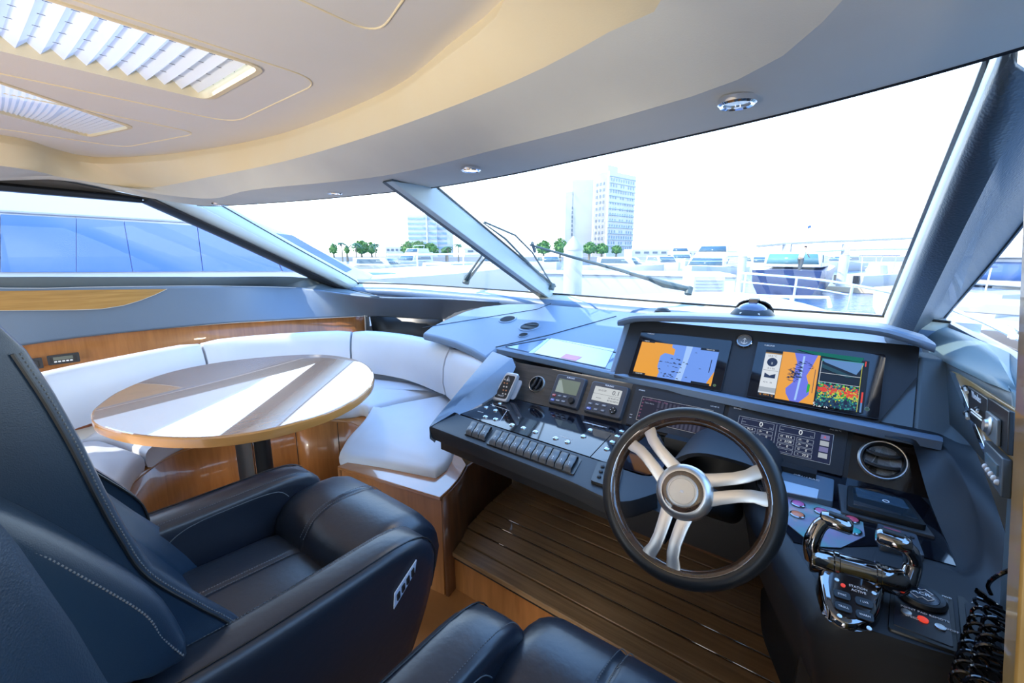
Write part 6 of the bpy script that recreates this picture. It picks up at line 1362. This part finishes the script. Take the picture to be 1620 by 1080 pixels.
# trees and palms on the far shore
def tree(px, t, w_, h_, label, seed):
    rnd = random.Random(seed); p = ground(px, t); o = lthing('shore_tree', p, 0, label, 'tree', 'shore trees'); b = MB()
    W_, H_ = w_/F_PX*t, h_/F_PX*t; z0 = 3.0
    for k in range(240):
        th, ph, rr = rnd.uniform(0, 6.28), rnd.uniform(-.6, 1.5), rnd.uniform(.55, 1)
        c = V((W_/2*math.cos(th)*math.cos(ph)*rr, W_/2*math.sin(th)*math.cos(ph)*rr, z0+H_*.35+H_*.62*math.sin(ph)*rr)); s_ = W_*rnd.uniform(.05, .10)
        u = V((rnd.gauss(0, 1), rnd.gauss(0, 1), rnd.gauss(0, 1))).normalized()*s_; v = u.orthogonal().normalized()*s_
        b.add([c-u, c-v, c+u, c+v, c+u.cross(v).normalized()*s_*.5], [(0, 1, 4), (1, 2, 4), (2, 3, 4), (3, 0, 4)])
    b.ball((0, 0, z0+H_*.35), W_*.36, W_*.36, H_*.42, 10, 6)
    b.build('crown', m_leaf, o, smooth=0); MB().tube([(0, 0, 0), (0, 0, z0+H_*.3)], [.5, .3], 8).build('trunk', m_bark, o)
for i, (px, w_, h_, lab) in enumerate(((528, 14, 16, 'small green tree at the left end of the far shore'), (549, 10, 12, 'low green tree beside the left palm'), (572, 26, 20, 'bushy green tree left of the office block'), (588, 18, 18, 'green tree just right of the bushy one'), (645, 22, 19, 'green tree at the left foot of the office block'), (662, 26, 20, 'green tree below the middle of the office block'), (682, 24, 16, 'darker green tree at the right foot of the office block'), (706, 16, 10, 'low green tree right of the office block'), (860, 26, 20, 'green tree beside the far wiper clip'), (886, 24, 24, 'green tree left of the conical piling'), (932, 22, 18, 'green tree right of the conical piling'), (952, 22, 16, 'green tree at the foot of the tower'), (975, 18, 13, 'low green tree at the right foot of the tower'))):
    tree(px, 170, w_, h_, lab, i)
def palm(px, t, h_, label, seed):
    rnd = random.Random(seed); p = ground(px, t); o = lthing('palm_tree', p, 0, label, 'palm', 'far shore palms'); H_ = EYE.z-SEA+h_/F_PX*t
    MB().tube([(0, 0, 0), (.2, 0, H_*.5), (.1, 0, H_)], [.28, .2, .16], 8).build('trunk', m_bark, o); b = MB()
    for k in range(16):
        a = k*6.28/16+rnd.uniform(-.1, .1); el = rnd.uniform(-.1, .9); d = V((math.cos(a), math.sin(a), 0)); sd_ = V((-math.sin(a), math.cos(a), 0)); rws = []
        for i in range(6):
            s = i/5; c = V((.1, 0, H_))+d*(2.6*s*math.cos(el*.6))+V((0, 0, 2.2*s*math.sin(el)-2.0*s*s)); w_ = .38*math.sin(math.pi*min(s+.12, 1))
            rws.append([c-sd_*w_+V((0, 0, -.15)), c, c+sd_*w_+V((0, 0, -.15))])
        b.loft(rws)
    b.build('fronds', m_palm, o, smooth=0, solid=.04)
for i, (px, h_, lab) in enumerate(((541, 15, 'leftmost palm on the far shore'), (563, 14, 'palm above the bushy green tree'), (594, 13, 'palm between the tree clumps and the office block'), (708, 9, 'small palm right of the office block'), (725, 13, 'palm nearest the centre mullion'))): palm(px, 165, h_, lab, i)
# bridge with lamp posts
br = thing('road_bridge', ground(1320, 210), 'long pale road bridge across the background at right', 'bridge')
Bp = lambda px, y, t=210: V((*ground(px, t).xy, EYE.z+(400-y)/F_PX*t))
bp_ = [(1195, 388), (1240, 384), (1300, 381), (1360, 379), (1450, 375), (1560, 372), (1700, 372)]
b = MB(); b.loft([[Bp(x, y), Bp(x, y)+V((0, 9, 0)), Bp(x, y+3)+V((0, 9, 0)), Bp(x, y+3)] for x, y in bp_], True, True); b.build('deck', m_conc, br)
b = MB(); b.tube([Bp(x, y-2) for x, y in bp_], .12, 5); b.build('parapet_rail', m_conc, br)
MB().loft([[Bp(x, y), Bp(x, y)+V((0, 8, 0)), Bp(x, y+2.5)+V((0, 8, 0)), Bp(x, y+2.5)] for x, y in ((1232, 402), (1255, 399), (1290, 397), (1340, 394.5), (1400, 393), (1460, 393))], True, True).build('arch_beam', mat('arch_grey', (.40, .44, .44), .8), br)
for x in (1236, 1330, 1455, 1560): MB().obox(Bp(x, 386)+V((0, 1, 0)), V((3.5, 0, 0)), V((0, 6, 0)), V((0, 0, -(EYE.z-SEA)-5))).build('pier', m_conc, br)
for px, y0, y1, lab in ((1232, 356, 383, 'thin lamp post at the left end of the bridge'), (1277, 352, 381, 'lamp post with a blue flag above the bridge'), (1362, 347, 379, 'tallest lamp post above the bridge'), (1355, 357, 379, 'shorter lamp post left of the tallest one'), (1248, 362, 383, 'short lamp post near the left end of the bridge')):
    a = Bp(px, y1); o = thing('lamp_post', a, lab, 'lamp post', 'bridge lamp posts'); MB().tube([a, Bp(px+1, y0)], .14, 6).build('post', m_conc, o)
    MB().tube([Bp(px+1, y0), Bp(px+3, y0)], .12, 6).build('lamp_arm', m_conc, o)
    if px == 1277: MB().prism([Bp(1278, 357), Bp(1272, 359), Bp(1273, 363), Bp(1278, 361)], (0, .1, 0)).build('flag', m_canv, o)
# low far buildings behind the boats
for i, (p0, p1, y0, lab) in enumerate(((610, 640, 390, 'low white building left of the office block'), (735, 800, 392, 'low white building behind the centre mullion'), (1000, 1060, 394, 'low white building right of the tower'), (1060, 1110, 396, 'low pale building behind the far flybridge yacht'))):
    o = thing('shore_building', ground((p0+p1)/2, 190), lab, 'building', 'low shore buildings'); b = MB(); a, d, n, z = bblock(b, p0, p1, y0, 190); b.build('wall', m_twl, o)
    for k in range(4): MB().obox(V((a.x, a.y, z-1.0))+d*(.08+k*.23)-n*.1, d*.13, n*.2, V((0, 0, -.9))).build('window', m_tww, o)
b = MB().obox(ground(300, 178, SEA), ground(1700, 178, SEA)-ground(300, 178, SEA), V((0, 12, 0)), V((0, 0, 1.6))); tag(b.build('far_seawall', m_conc), 'pale sea wall along the far shore', 'wall')
# person on the dark blue boat
def person():
    g = ground(1268, 30.2); zf = EYE.z+(400-428)/F_PX*30.2
    o = lthing('person', V((g.x, g.y, zf)), face_cam(g)+2.5, 'person in a white shirt and dark trousers leaning forward on the dark blue boat', 'person', None)
    J = {'pelvis': (0, 0, .92), 'waist': (.05, 0, 1.06), 'chest': (.16, 0, 1.28), 'neck': (.26, 0, 1.46), 'head': (.32, 0, 1.56), 'top': (.35, 0, 1.68)}
    R = {'pelvis': .15, 'waist': .13, 'chest': .15, 'neck': .06, 'head': .095, 'top': .075}
    E_ = [('pelvis', 'waist'), ('waist', 'chest'), ('chest', 'neck'), ('neck', 'head'), ('head', 'top')]
    for s, n in ((1, 'l'), (-1, 'r')):
        f = .12*s
        for k, (nm, p, r) in enumerate((('hip', (0, .10*s, .86), .10), ('knee', (.05+f*.5, .12*s, .48), .065), ('ankle', (-.02+f, .12*s, .08), .045), ('toe', (.16+f, .13*s, .04), .04))):
            J[nm+n] = p; R[nm+n] = r; E_.append((('pelvis', 'hip'+n, 'knee'+n, 'ankle'+n)[k] if k == 0 else ('hip', 'knee', 'ankle')[k-1]+n, nm+n))
        for k, (nm, p, r) in enumerate((('sh', (.18, .19*s, 1.36), .065), ('el', (.32, .25*s, 1.12), .045), ('wr', (.50, .20*s, .98), .032), ('palm', (.57, .19*s, .95), .034))):
            J[nm+n] = p; R[nm+n] = r; E_.append(('chest' if k == 0 else ('sh', 'el', 'wr')[k-1]+n, nm+n))
        for i in range(5):
            nm = 'f%d%s' % (i, n); J[nm] = (.64-(.03 if i == 4 else abs(i-1.5)*.008), (.19+.02*(i-1.5))*s if i < 4 else .14*s, .92 if i < 4 else .94); R[nm] = .010; E_.append(('palm'+n, nm))
    ks = list(J); me = bpy.data.meshes.new('body'); me.from_pydata([J[k] for k in ks], [(ks.index(a), ks.index(b)) for a, b in E_], [])
    body = link('body', me, o, [mat('skin_tone', (.45, .27, .18), .6)])
    sk = body.modifiers.new('skin', 'SKIN'); sk.use_smooth_shade = True
    for i, k in enumerate(ks): me.skin_vertices[0].data[i].radius = (R[k], R[k])
    me.skin_vertices[0].data[0].use_root = True
    q = body.modifiers.new('u', 'SUBSURF'); q.levels = 1; q.render_levels = 1
    def sleeve(names, grow, nm, m):
        MB().tube([J[k] for k in names], [R[k]+grow for k in names], 12).build(nm, m, o)
    shirt = mat('white_shirt', (.82, .82, .82), .8); trs = mat('dark_trousers', (.05, .06, .07), .8)
    MB().tube(cr([J[k] for k in ('pelvis', 'waist', 'chest')]+[(.22, 0, 1.42)], 8), [.17, .165, .165, .175, .185, .18, .14, .08], 14).build('shirt', shirt, o)
    for n in 'lr': MB().tube([J['sh'+n], V(J['sh'+n]).lerp(V(J['el'+n]), .75)], [.09, .07], 10).build('sleeve', shirt, o)
    for n in 'lr': MB().tube([J['hip'+n], J['knee'+n], J['ankle'+n]], [.125, .085, .065], 12).build('trouser_leg', trs, o)
    MB().ball((.335, 0, 1.645), .10, .095, .085, 12, 8).build('hair', mat('dark_hair', (.05, .035, .025), .8), o)
    for n in 'lr': MB().ball((J['toe'+n][0]-.07, J['toe'+n][1], .04), .13, .05, .045).build('shoe', m_bw, o)
    for s in (-1, 1): MB().ball((.40, .03*s, 1.58), .012).build('eye', m_plastic, o)
    MB().ball((.415, 0, 1.55), .016).build('nose', bpy.data.materials['skin_tone'], o)
person()
